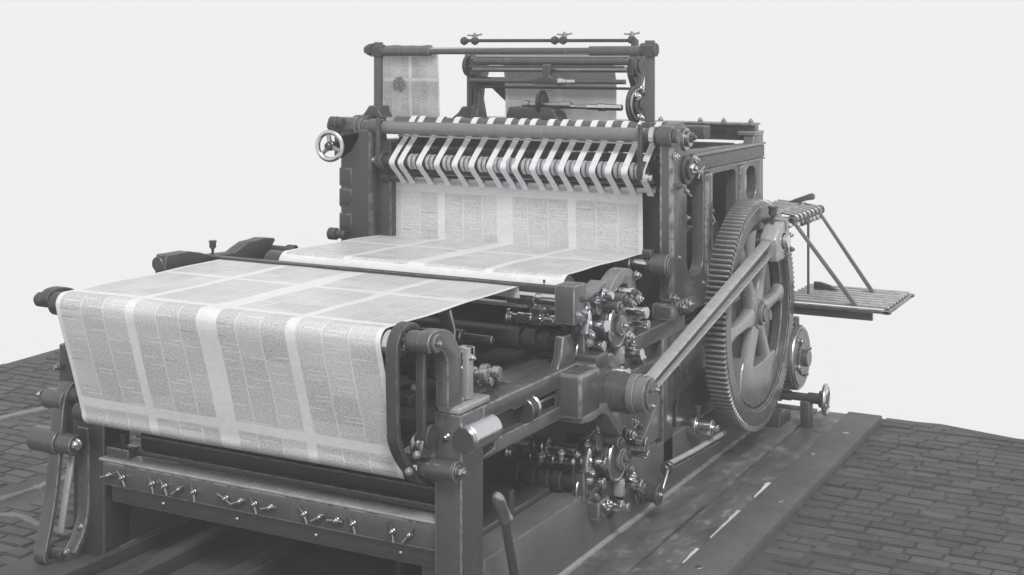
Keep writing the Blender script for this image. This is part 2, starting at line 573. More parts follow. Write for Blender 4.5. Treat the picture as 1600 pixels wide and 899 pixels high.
# stained slabs between the press and the board, and the long floor board
y = -0.9
while y < 4.0:
    l = random.uniform(0.42, 0.6); y2 = min(y + l, 4.07)
    part(floor, 'paving_slab', G().box(-0.02, 0.232 + random.uniform(-.02, .0), y, y2 - .003, -.05, random.uniform(-.003, .001), .003), 'wet')
    y = y2
y = -0.7
while y < 4.0:
    l = random.uniform(0.45, 0.7); y2 = min(y + l, 4.07)
    part(floor, 'paving_slab', G().box(0.235, 0.421, y, y2 - .003, -.05, random.uniform(-.003, .001), .003), 'wet')
    y = y2
part(floor, 'paving_slab', G().box(-2.2, -0.03, -1.0, 3.9, -.05, -.012, .004), 'slab')
part(floor, 'floor_board', G().box(0.424, 0.628, -1.0, 3.985, -.05, .022, .005), 'board')
for (ya, yb, w) in ((2.17, 2.42, .014), (1.53, 1.94, .011), (1.18, 1.37, .009)):  # added pale slivers that paint a bright reflection along the board edge
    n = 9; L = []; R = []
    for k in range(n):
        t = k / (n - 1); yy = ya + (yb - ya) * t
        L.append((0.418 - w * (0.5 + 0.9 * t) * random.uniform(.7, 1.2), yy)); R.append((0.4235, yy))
    part(floor, 'reflection_sliver', G().prism(L + R[::-1], 'XY', .0, .018, .001), 'reflection')
for (x, yy) in ((.50, 1.15), (.55, 2.15), (.47, 3.0), (.53, 3.5)):
    hw(floor, 'bolt_head', RIVET, (x, yy, .021), (0, 0, 1), (0.9, .9, .2))

# ------------------------------------------------------------------ the press
press = bpy.data.objects.new('printing_press', None); COL.objects.link(press)
tag(press, 'dark cast-iron newspaper printing press with a great spoked gear wheel', 'printing press')
XR, XL = 0.0, -2.0     # outer faces of the side members

# --- base rails
for x0, x1 in ((-0.14, 0.0), (-2.0, -1.88)):
    b = part(press, 'base_rail', G().prism([(0.17, 0.0), (3.75, 0.0), (3.75, 0.278), (1.9, 0.278), (1.9, 0.30), (1.6, 0.30), (1.52, 0.275), (0.17, 0.285)], 'YZ', x0, x1, .006), 'base')
    part(b, 'foot_strip', G().box(x0 - .01, x1 + .016, .17, 3.75, -.012, .016, .004), 'bright')
part(press, 'inner_sill', G().box(-0.26, -0.15, 0.25, 2.0, 0.0, 0.30, .006), 'dark')
part(press, 'tank_panel', G().box(-0.42, -0.40, 0.2, 2.2, 0.0, 0.66, .004), 'black')

# --- front posts
p = part(press, 'front_post', G().box(-0.117, 0.0, 0.0, 0.165, -.012, 0.875, .006), 'paint')
part(p, 'post_cap', G().box(-0.10, -0.006, -0.004, 0.23, 0.877, 0.902, .006), 'bright')
part(p, 'shaft_boss', G().rings((-0.165, -0.035, 0.678), (1, 0, 0), 0, [(.015, .03), (.145, .037), (.012, .040)]), 'paint')
hw(p, 'nut', NUT, (0.006, -0.035, 0.678), (1, 0, 0), 1.0)
hw(p, 'nut', NUT, (-0.063, -0.001, 0.79), (0, -1, 0), 0.55)
hw(p, 'nut', NUT_D, (-0.055, 0.09, 0.902), (0, 0, 1), 0.8)
hw(p, 'nut', NUT_D, (-0.055, 0.145, 0.902), (0, 0, 1), 0.8)
hw(p, 'nut', NUT_D, (-0.07, 0.02, 0.902), (0, 0, 1), 0.6)
lp = part(press, 'front_post', G().box(-2.06, -1.87, 0.08, 0.24, -.012, 0.70, .008).box(-2.17, -2.05, 0.10, 0.22, 0.45, 0.905, .008), 'dark')
part(lp, 'shaft_boss', G().rings((-2.18, 0.03, 0.678), (1, 0, 0), 0, [(.02, .03), (.12, .045)]), 'paint')
part(lp, 'shaft_boss', G().rings((-2.225, 0.0, 0.50), (1, 0, 0), 0, [(.02, .035), (.16, .055), (.09, .045)]), 'paint')
hw(lp, 'nut', NUT, (-1.955, 0.0, 0.505), (.4, -1, 0), 1.0)
hw(lp, 'nut', NUT, (-2.16, .09, 0.80), (-.3, -1, 0), 0.7)
hw(lp, 'nut', NUT, (-2.19, .02, 0.69), (-1, -.3, 0), 0.7)

# --- bed side beams
for x0, x1, side in ((-0.10, 0.0, 1), (-1.98, -1.88, -1)):
    bm_ = part(press, 'bed_beam', G().prism([(0.166, .815), (0.40, .812), (0.42, .80), (2.30, .79), (2.30, .868), (0.166, .873)], 'YZ', x0, x1, .006), 'paint')
    part(bm_, 'beam_web', G().box(x0 + .03, x1 - .045, 0.166, 2.30, 0.70, 0.82, 0), 'dark')
    part(bm_, 'lower_flange', G().prism([(0.166, .668), (2.0, .66), (2.0, .712), (0.26, .724), (0.25, .69), (0.166, .684)], 'YZ', x0, x1, .005), 'paint')
part(press, 'bed_plate', G().box(-1.87, -0.11, 0.25, 2.1, 0.70, 0.76, .006), 'black')
part(press, 'bed_rib', G().box(-0.33, -0.20, 0.45, 1.35, 0.762, 0.83, .006), 'dark')
part(press, 'bed_rib', G().box(-0.245, -0.115, 0.62, 1.9, 0.762, 0.855, .006), 'paint')
part(press, 'bed_rib', G().box(-0.62, -0.48, 0.4, 1.9, 0.762, 0.80, .006), 'dark')
part(press, 'bed_rib', G().box(-1.55, -1.40, 0.4, 1.9, 0.762, 0.80, .006), 'dark')

part(press, 'bed_shaft', G().rings((-1.80, .60, .86), (1, 0, 0), 0, [(1.2, .030), (.06, .045), (.10, .030), (.05, .05), (.20, .024)], 20), 'dark')
part(press, 'bed_shaft', G().rings((-1.80, .78, .98), (1, 0, 0), 0, [(1.3, .020), (.05, .032), (.15, .018)], 20), 'steel_dull')
part(press, 'bed_side_wall', G().box(-1.875, -1.86, .25, 2.1, .762, 1.14, .003), 'black')
part(press, 'bed_end_wall', G().box(-1.87, -.12, 2.30, 2.32, .70, 1.49, .003), 'black')
part(press, 'lower_side_plate', G().box(-.10, -.065, 2.14, 3.62, .28, .80, .005), 'dark')

# --- buffer and piston beside the beam
bf = part(press, 'buffer_cylinder', G().rings((0.018, -0.012, 0.79), (0, 1, 0), 0, [(.012, .046), (.188, .053)], 32), 'steel')
part(bf, 'buffer_cap', G().cyl((0.018, -0.022, 0.79), (0.018, -0.012, 0.79), .047, 28), 'dark')
pt = part(press, 'buffer_piston', G().cyl((-0.018, 0.52, 0.772), (-0.018, 0.575, 0.772), .050, 32), 'dark')
part(pt, 'piston_ring', G().cyl((-0.018, 0.575, 0.772), (-0.018, 0.592, 0.772), .051, 32), 'steel')
part(pt, 'piston_rod', G().cyl((-0.018, 0.592, 0.772), (-0.018, 0.80, 0.772), .009, 14), 'steel')

# --- gooseneck brackets and front rollers
neck = smooth_path([(-.165, 1.135), (-.178, 1.165), (-.165, 1.195), (-.13, 1.208), (-.07, 1.205), (-.01, 1.18), (.035, 1.13), (.055, 1.08), (.068, .905)], 5) + smooth_path([(-.04, .905), (-.042, 1.06), (-.058, 1.105), (-.085, 1.128), (-.12, 1.13)], 5)
gk = part(press, 'gooseneck_bracket', G().prism(neck, 'YZ', -.088, -.034, .008), 'paint')
part(gk, 'bracket_boss', G().rings((-.150, -.135, 1.165), (1, 0, 0), 0, [(.012, .030), (.09, .040), (.03, .034)]), 'paint')
hw(gk, 'nut', NUT, (-.022, -.135, 1.165), (1, -.2, 0), 0.6)
gk2 = part(press, 'gooseneck_bracket', G().prism(neck, 'YZ', -1.99, -1.94, .008), 'dark')
part(gk2, 'bracket_boss', G().rings((-2.05, -.135, 1.155), (1, 0, 0), 0, [(.012, .022), (.09, .031), (.05, .036)]), 'dark')
fr = part(press, 'front_roller', G().cyl((-1.93, -.14, 1.148), (-.175, -.14, 1.148), .049, 36), 'rubber')
part(fr, 'roller_end', G().rings((-.235, -.14, 1.148), (1, 0, 0), 0, [(.055, .0495), (.014, .046), (.02, .024)], 32), 'steel')
lr = part(press, 'lower_roller', G().cyl((-1.90, -.045, .668), (-.17, -.045, .668), .040, 32), 'rubber')
part(lr, 'roller_end', G().rings((-.20, -.045, .668), (1, 0, 0), 0, [(.05, .03), (.03, .024)], 24), 'steel')

# --- carrier arms on the right end of the web
arm = smooth_path([(-.06, 1.195), (-.10, 1.213), (-.15, 1.208), (-.192, 1.17), (-.203, 1.10), (-.200, .98), (-.195, .86), (-.188, .80), (-.150, .735), (-.10, .680), (-.045, .628), (.02, .60)], 5)
ca = part(press, 'carrier_arm', G().band(arm, -.196, -.146, .022, .004), 'dark')
ca2 = part(press, 'carrier_arm', G().band([(-.10, 1.14), (-.105, 1.0), (-.10, .80)], -.128, -.092, .022, .004), 'dark')
part(ca2, 'roller_disc', G().rings((-.150, -.07, .768), (1, 0, 0), 0, [(.012, .052), (.02, .030), (.018, .045)]), 'steel_dull')
part(ca2, 'roller_disc', G().rings((-.118, -.06, .80), (1, 0, 0), 0, [(.012, .035), (.018, .045)]), 'dark')
hw(ca, 'nut', NUT, (-.138, -.105, .985), (.4, -1, 0), .55)
hw(ca, 'nut', NUT_D, (-.135, -.15, .69), (.6, -1, 0), .6)
hw(ca, 'nut', NUT, (-.12, -.12, .745), (.8, -1, 0), .6)
st = part(press, 'guide_standard', G().box(-.062, -.034, .105, .150, .905, 1.10, .004).box(-.09, -.034, .125, .16, 1.06, 1.10, .004), 'bright')
for z in (1.02, 1.05, 1.08): hw(st, 'nut', NUT, (-.068, .108, z), (-.2, -1, 0), .5)
hw(st, 'nut', NUT, (-.034, .128, 1.06), (1, 0, 0), .6)
for (yy, zz, r) in ((.26, .965, .03), (.30, .93, .022), (.36, .95, .035)):
    part(press, 'adjusting_collar', G().rings((-.12, yy, zz), (1, .1, 0), 0, [(.03, r), (.02, r * .6), (.03, r * .85)]), 'steel_dull')
part(press, 'adjusting_bar', G().cyl((-.3, .33, .95), (-.03, .33, .95), .012, 12), 'dark')
part(press, 'doctor_blade', G().prism([(.30, .92), (.36, 1.02), (.37, 1.10), (.33, 1.185), (.345, 1.19), (.385, 1.10), (.375, 1.02), (.315, .92)], 'YZ', -.31, -.25, .002), 'steel_dull')

# --- front cross beam with wing nuts
cb = part(press, 'cross_beam', G().box(-1.83, -.119, .03, .085, .338, .442, .008), 'paint')
part(cb, 'beam_lip', G().box(-1.845, -.119, .022, .12, .444, .456, .003), 'bright')
part(cb, 'beam_lip', G().box(-1.80, -.119, .055, .13, .262, .336, .006), 'dark')
part(press, 'front_panel', G().box(-1.70, -.119, .125, .145, .457, .655, .004), 'black')
part(press, 'panel_ledge', G().box(-1.78, -.119, .085, .124, .470, .494, .004), 'dark')
part(press, 'panel_ledge', G().box(-1.70, -.119, .095, .124, .545, .556, .003), 'dark')
bk = part(press, 'panel_bracket', G().box(-1.83, -1.70, .05, .125, .458, .500, .004), 'paint')
hw(bk, 'thumb_screw', OILER, (-1.76, .085, .50), (0, 0, 1), .75)
hw(bk, 'nut', NUT, (-1.705, .09, .60), (0, -1, 0), .5)
WX = [-1.785, -1.705, -1.535, -1.465, -1.385, -1.305, -1.135, -1.06, -.985, -.905, -.735, -.66, -.58, -.50, -.318, -.24]
ROLL = [.3, 2.2, 1.95, 2.15, .6, 1.9, 2.7, .35, 2.05, .25, 2.15, .5, .05, 2.0, 1.85, .9]
for x, r in zip(WX, ROLL):
    o = obj('wing_nut', WING, cb, (x, .029, .388), Quaternion((1, 0, 0), PI / 2) @ Quaternion((0, 0, 1), r), 1.05)
for x in (-1.5, -1.1, -.7, -.3): hw(cb, 'rivet', RIVET, (x, .054, .30), (0, -1, 0), .5)

# --- under the front: rails of the pit
part(press, 'pit_rail', G().box(-1.60, -1.50, -.55, 2.0, -.012, .055, .006), 'dark')
part(press, 'pit_rail', G().box(-1.80, -1.77, -.55, 2.0, -.012, .05, .004), 'dark')
part(press, 'pit_rail', G().box(-1.2, -1.1, -.3, 2.0, -.012, .055, .006), 'dark')
part(press, 'pit_panel', G().box(-1.80, -.13, .62, .66, -.012, .40, .004), 'black')
part(press, 'pull_rod', G().cyl((-2.10, .14, .06), (-2.10, .62, .07), .010, 12), 'steel_dull')
o = part(press, 'inner_foot', G().box(-.22, -.119, .07, .16, -.012, .30, .006), 'dark')

# --- left swing arms
arm1 = smooth_path([(.12, .70), (.09, .738), (.055, .742), (.02, .70), (.005, .63), (-.011, .48), (-.04, .26), (-.085, .08), (-.10, .02), (-.07, -.008)], 6)
sw = part(press, 'swing_arm', G().band(arm1, -2.10, -2.03, .024, .005), 'paint')
arm2 = smooth_path([(.08, .56), (.085, .48), (.086, .30), (.080, .18), (.05, .09), (.0, .02)], 6)
part(sw, 'arm_strand', G().band(arm2, -2.02, -1.955, .030, .006), 'paint')
part(sw, 'pivot_pin', G().rings((-2.12, -.05, .03), (1, 0, 0), 0, [(.06, .035), (.08, .022)]), 'dark')
part(sw, 'pivot_pin', G().rings((-2.10, .06, .70), (1, 0, 0), 0, [(.06, .03), (.06, .038)]), 'dark')
part(sw, 'arm_strand', G().band([(.03, .44), (.0, .30), (-.035, .12)], -2.03, -1.995, .012, .003), 'bright')
hw(sw, 'nut', NUT, (-1.985, .06, .12), (.3, -1, .2), .8)
hw(sw, 'nut', NUT, (-1.985, -.03, .035), (.3, -1, .2), .7)

# --- right side frame of the back unit
def side_frame(x0, x1, mat, detail):
    outline = ([(2.11, .868)] + [(2.11, 1.60), (2.105, 1.80)] + smooth_path([(2.13, 1.845), (2.20, 1.865), (2.30, 1.85), (2.34, 1.80)], 4) + [(2.36, 1.715), (3.42, 1.690), (3.44, 1.735), (3.61, 1.735), (3.61, .95), (3.50, .80), (2.66, .80), (2.60, .868)])
    holes = [rrect(2.325, 2.57, 1.05, 1.60, .09), rrect(2.70, 3.11, 1.09, 1.565, .05), rrect(3.285, 3.475, 1.36, 1.56, .07)]
    f = part(press, 'side_frame', G().prism(outline, 'YZ', x0, x1, .008, holes), mat)
    return f
sf = side_frame(-.062, 0.0, 'paint', True)
part(sf, 'maker_panel', G().box(.001, .010, 2.45, 3.605, 1.600, 1.672, .003), 'relief', 'cast panel with worn raised lettering')
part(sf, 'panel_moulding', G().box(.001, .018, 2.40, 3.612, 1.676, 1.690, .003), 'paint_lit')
part(sf, 'panel_moulding', G().box(.001, .014, 2.45, 3.608, 1.586, 1.597, .003), 'paint')
part(sf, 'frame_rib', G().box(-.066, .012, 2.09, 2.15, .955, 1.78, .02), 'paint')
part(sf, 'frame_rib', G().box(-.066, .018, 2.59, 2.685, .87, 1.58, .02), 'paint')
part(sf, 'frame_rib', G().box(-.066, .014, 3.16, 3.24, 1.2, 1.58, .015), 'paint')
part(sf, 'frame_foot', G().box(-.09, .03, 2.05, 2.36, .869, .955, .015), 'paint')
part(sf, 'frame_boss', G().rings((-.10, 2.05, 1.150), (1, 0, 0), 0, [(.02, .045), (.09, .058), (.01, .05)], 28), 'paint')
part(sf, 'corner_pad', G().box(-.10, .008, 3.43, 3.60, 1.736, 1.760, .004), 'paint_lit')
for (yy, zz, s) in ((2.29, 1.785, 1.35), (2.30, 1.625, 1.35), (2.33, 1.60, .9), (2.135, 1.545, .9), (2.37, 1.665, .9), (2.10, 1.70, .8), (2.06, .985, 1.2), (2.15, .925, 1.1), (2.24, .93, 1.1), (2.20, .905, 1.0), (2.50, 1.00, .55), (2.15, 1.18, .5), (2.27, 1.37, .6)):
    hw(sf, 'nut', NUT, (.02 if zz > .96 else .036, yy, zz), (1, 0, 0), s)
for (yy, zz, dx) in ((2.36, 1.60, .05), (2.20, 1.515, .035)):
    hw(sf, 'wing_nut', WING, (dx, yy, zz), (1, -.3, 0), 1.1)
part(sf, 'bearing_cap', G().rings((-.0, 2.30, 1.615), (1, 0, 0), 0, [(.02, .075), (.02, .05)], 28), 'dark')
part(sf, 'bearing_cap', G().rings((-.0, 2.29, 1.775), (1, 0, 0), 0, [(.015, .06), (.02, .04)], 28), 'steel_dull')
sfl = side_frame(-2.0, -1.89, 'dark', False)
part(sfl, 'frame_rib', G().box(-2.02, -1.80, 2.06, 2.15, .80, 1.80, .02), 'dark')
part(sfl, 'frame_rib', G().box(-1.97, -1.72, 2.14, 2.20, 1.0, 1.72, .01), 'dark')
for zz in (1.22, 1.36, 1.48): part(sfl, 'frame_collar', G().box(-2.024, -1.93, 2.055, 2.16, zz - .02, zz + .09, .012), 'dark')
part(sfl, 'shaft_knob', G().rings((-2.06, 2.02, 1.19), (1, 0, 0), 0, [(.05, .035), (.06, .025)]), 'dark')
hw(sfl, 'nut', NUT, (-1.78, 2.058, 1.62), (0, -1, 0), .6)

# lower right bracket and gusset under the side frame
lb = part(press, 'bracket_post', G().box(-.05, .0, 1.99, 2.13, .09, .80, .01), 'paint')
part(lb, 'gusset', G().prism([(2.10, .80), (2.78, .80), (2.78, .56), (2.55, .52), (2.14, .44), (2.10, .40)], 'YZ', -.03, -.004, .005), 'paint')
part(lb, 'gusset', G().prism([(1.72, .30), (2.0, .52), (2.02, .30)], 'YZ', -.045, -.015, .004), 'paint_lit')
hw(lb, 'nut', NUT, (.003, 2.10, .65), (1, 0, 0), 1.1)
hw(lb, 'wing_nut', WING, (.01, 2.14, .63), (1, 0, 0), 1.0)
dw = part(press, 'dark_pulley', G().rings((-.12, 2.44, .32), (1, 0, 0), 0, [(.02, .19), (.04, .20), (.02, .17)], 40), 'dark')
part(dw, 'pulley_shaft', G().rings((-.05, 2.36, .275), (1, 0, 0), 0, [(.10, .06), (.08, .042), (.03, .02)], 24), 'steel')
hw(dw, 'oil_cup', OILER, (.06, 2.32, .33), (0, 0, 1), .8)
hw(dw, 'oil_cup', OILER, (.0, 2.30, .52), (0, 0, 1), .8)
tb = part(press, 'treadle_bar', G().tube([(.06, 1.87, .20), (.09, 2.2, .195), (.10, 2.58, .185)], .014, 12), 'bright')
part(tb, 'treadle_bar_lower', G().tube([(.06, 1.90, .165), (.09, 2.55, .150)], .010, 12), 'paint')
part(tb, 'bar_collar', G().rings((.07, 1.83, .19), (0, 1, 0), 0, [(.03, .022), (.03, .032), (.03, .018)]), 'dark')
hw(tb, 'nut', NUT, (.10, 2.59, .185), (.3, 1, 0), .8)
cr = part(press, 'base_crank', G().rings((.002, 1.66, .125), (1, 0, 0), 0, [(.03, .058), (.02, .05), (.05, .04), (.015, .05)], 28), 'dark')
part(cr, 'crank_ring', G().cyl((.006, 1.66, .125), (.022, 1.66, .125), .061, 28), 'steel')
part(cr, 'crank_link', G().tube([(.10, 1.71, .10), (.105, 1.76, .17), (.10, 1.80, .20)], .008, 10), 'steel_dull')
hw(cr, 'nut', NUT, (.115, 1.66, .125), (1, 0, 0), .6)

# --- great gear
GY, GZ, GR = 2.965, .770, .633
GX0, GX1 = .085, .200
def arc(r, a0, a1, n): return [(GY + r * math.cos(math.radians(a0 + (a1 - a0) * i / n)), GZ + r * math.sin(math.radians(a0 + (a1 - a0) * i / n))) for i in range(n + 1)]
full = lambda r, n: arc(r, 0, 360 - 360 / n, n - 1)
gear = part(press, 'gear_wheel', G().prism(full(GR - .035, 120), 'YZ', GX0, GX1 - .004, .003, [full(GR - .115, 96)], 1), 'paint')
part(gear, 'rim_ring', G().prism(full(GR - .030, 120), 'YZ', GX1 - .004, GX1 + .004, .003, [full(GR - .105, 96)], 1), 'paint')
part(gear, 'rim_flange', G().prism(full(GR - .112, 96), 'YZ', GX0 + .03, GX1 - .03, .006, [full(GR - .165, 80)], 1), 'paint')
tg = G()
w0, w1, h = .0096, .0052, .040
pr = [(-w0, 0), (w0, 0), (w0 * .85, h * .5), (w1, h), (-w1, h), (-w0 * .85, h * .5)]
tg.prism(pr, 'YZ', GX0, GX1, .0012, (), 1)
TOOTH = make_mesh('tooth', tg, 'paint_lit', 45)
NT = 132
for i in range(NT):
    a = 2 * PI * i / NT
    # local y/z in the tooth mesh: z points outward
    q = Quaternion((1, 0, 0), a - PI / 2)
    obj('tooth', TOOTH, gear, (0, GY + (GR - .037) * math.cos(a), GZ + (GR - .037) * math.sin(a)), q)
part(gear, 'hub', G().rings((GX0 - .01, GY, GZ), (1, 0, 0), 0, [(.118, .085), (.022, .060), (.012, .040)], 36), 'paint_lit')
part(gear, 'axle_end', G().cyl((GX1 + .044, GY, GZ), (GX1 + .05, GY, GZ), .030, 24), 'paint')
for k in range(6):
    a = math.radians(6 + 60 * k); d = Vector((0, math.cos(a), math.sin(a))); n = Vector((0, -math.sin(a), math.cos(a)))
    gg = G(); c0 = Vector((0, GY, GZ))
    rows = []
    for t in (0, .25, .5, .75, .93, 1.0):
        r = .07 + t * (GR - .155 - .07); w = .040 - .011 * min(t, .8) + (.022 if t > .9 else 0) + (.02 * max(0, .2 - t) / .2); th = .042 - .008 * t
        ring = []
        for j in range(12):
            b = 2 * PI * j / 12; e = .75
            cx = math.copysign(abs(math.cos(b)) ** e, math.cos(b)); sy = math.copysign(abs(math.sin(b)) ** e, math.sin(b))
            ring.append(c0 + d * r + n * (cx * w) + Vector((1, 0, 0)) * ((GX0 + GX1) / 2 + .004 + sy * th))
        rows.append(ring)
    vs_ = [v for r in rows for v in r]; fs_ = []
    for i in range(len(rows) - 1):
        for j in range(12): fs_.append((i * 12 + j, i * 12 + (j + 1) % 12, (i + 1) * 12 + (j + 1) % 12, (i + 1) * 12 + j))
    gg.add(vs_, fs_); part(gear, 'spoke', gg, 'bright')  # brighter iron paints sheen onto the spokes
cw = arc(GR - .13, 228, 312, 24)
part(gear, 'counterweight', G().prism(cw + smooth_path([(GY + .315, GZ - .30), (GY + .27, GZ - .25), (GY + .12, GZ - .27), (GY - .02, GZ - .275), (GY - .14, GZ - .265), (GY - .25, GZ - .20), (GY - .315, GZ - .27)], 5), 'YZ', GX0 + .02, GX1 - .012, .008), 'paint_lit')

part(press, 'rear_frame', G().box(-.06, -.02, 3.50, 4.02, .10, 1.12, .01), 'black')

# --- connecting rod
S0 = Vector((1.13, .735)); S1 = Vector((3.045, 1.175)); rd = (S1 - S0).normalized(); rn = Vector((-rd.y, rd.x)); RL = (S1 - S0).length
def rodp(t, w): q = S0 + rd * t + rn * w; return (q.x, q.y)
ga = G(); ga.prism([rodp(.06, -.026), rodp(RL - .10, -.038), rodp(RL - .10, .038), rodp(.06, .026)], 'YZ', .222, .246, .003)
rod = part(press, 'connecting_rod', ga, 'paint')
part(rod, 'rod_flange', G().prism([rodp(.06, .020), rodp(RL - .12, .029), rodp(RL - .08, .050), rodp(RL - .16, .042), rodp(.06, .031)], 'YZ', .214, .272, .004), 'bright')
part(rod, 'rod_flange', G().prism([rodp(.06, -.020), rodp(RL - .12, -.029), rodp(RL - .08, -.050), rodp(RL - .16, -.042), rodp(.06, -.031)], 'YZ', .214, .272, .004), 'bright')
part(rod, 'small_end', G().rings((.200, S0.x, S0.y), (1, 0, 0), 0, [(.035, .086), (.05, .080)], 36), 'paint_lit')
part(rod, 'end_plate', G().rings((.286, S0.x, S0.y), (1, 0, 0), 0, [(.012, .066)], 32), 'paint')
for a in (20, 140, 260): hw(rod, 'nut', NUT, (.298, S0.x + .045 * math.cos(math.radians(a)), S0.y + .045 * math.sin(math.radians(a))), (1, 0, 0), .45)
be = part(rod, 'big_end', G().prism([rodp(RL - .14, -.075), rodp(RL - .02, -.10), rodp(RL + .10, -.10), rodp(RL + .115, -.07), rodp(RL + .115, .075), rodp(RL + .09, .10), rodp(RL - .04, .10), rodp(RL - .14, .06)], 'YZ', .205, .300, .012), 'bright')
part(rod, 'strap', G().prism([rodp(RL + .035, -.115), rodp(RL + .075, -.115), rodp(RL + .075, .112), rodp(RL + .035, .112)], 'YZ', .200, .312, .006), 'steel_dull')
part(rod, 'crank_pin', G().rings((.15, S1.x, S1.y), (1, 0, 0), 0, [(.15, .05), (.03, .038)], 28), 'steel')
hw(rod, 'oil_cup', OILER, (.25, S1.x - .045, S1.y + .10), (0, 0, 1), 1.25)
for t, w in ((.02, -.085), (.10, -.085), (.09, .06), (.10, 0)): hw(rod, 'nut', NUT, (.304, *rodp(RL + t, w)), (1, 0, 0), .7)

# --- crosshead housing that carries the rod's pin
hs = part(press, 'crosshead_housing', G().box(-.03, .10, .82, 1.02, .672, .862, .014), 'paint')
part(hs, 'housing_bracket', G().prism([(1.0, .862), (1.06, .90), (1.20, .885), (1.30, .80), (1.30, .66), (1.12, .60), (1.07, .66), (1.02, .68), (1.0, .68)], 'YZ', -.05, .08, .01), 'paint')
part(hs, 'housing_wing', G().prism(smooth_path([(.84, .655), (.95, .645), (1.03, .655), (1.10, .63), (1.18, .56), (1.24, .50)], 4) + [(1.27, .54), (1.20, .64), (1.10, .69), (.84, .69)], 'YZ', -.04, .10, .006), 'paint_lit')
part(hs, 'pin_boss', G().rings((.04, S0.x + .04, S0.y - .015), (1, 0, 0), 0, [(.04, .078), (.115, .087)], 40), 'paint')
part(hs, 'housing_top', G().box(-.06, .085, 1.02, 1.14, .84, .905, .01), 'dark')
part(hs, 'bed_arm', G().prism([(.84, .863), (1.10, .863), (1.02, .90), (.98, 1.0), (.90, 1.0), (.88, .92)], 'YZ', -.06, -.02, .006), 'paint')

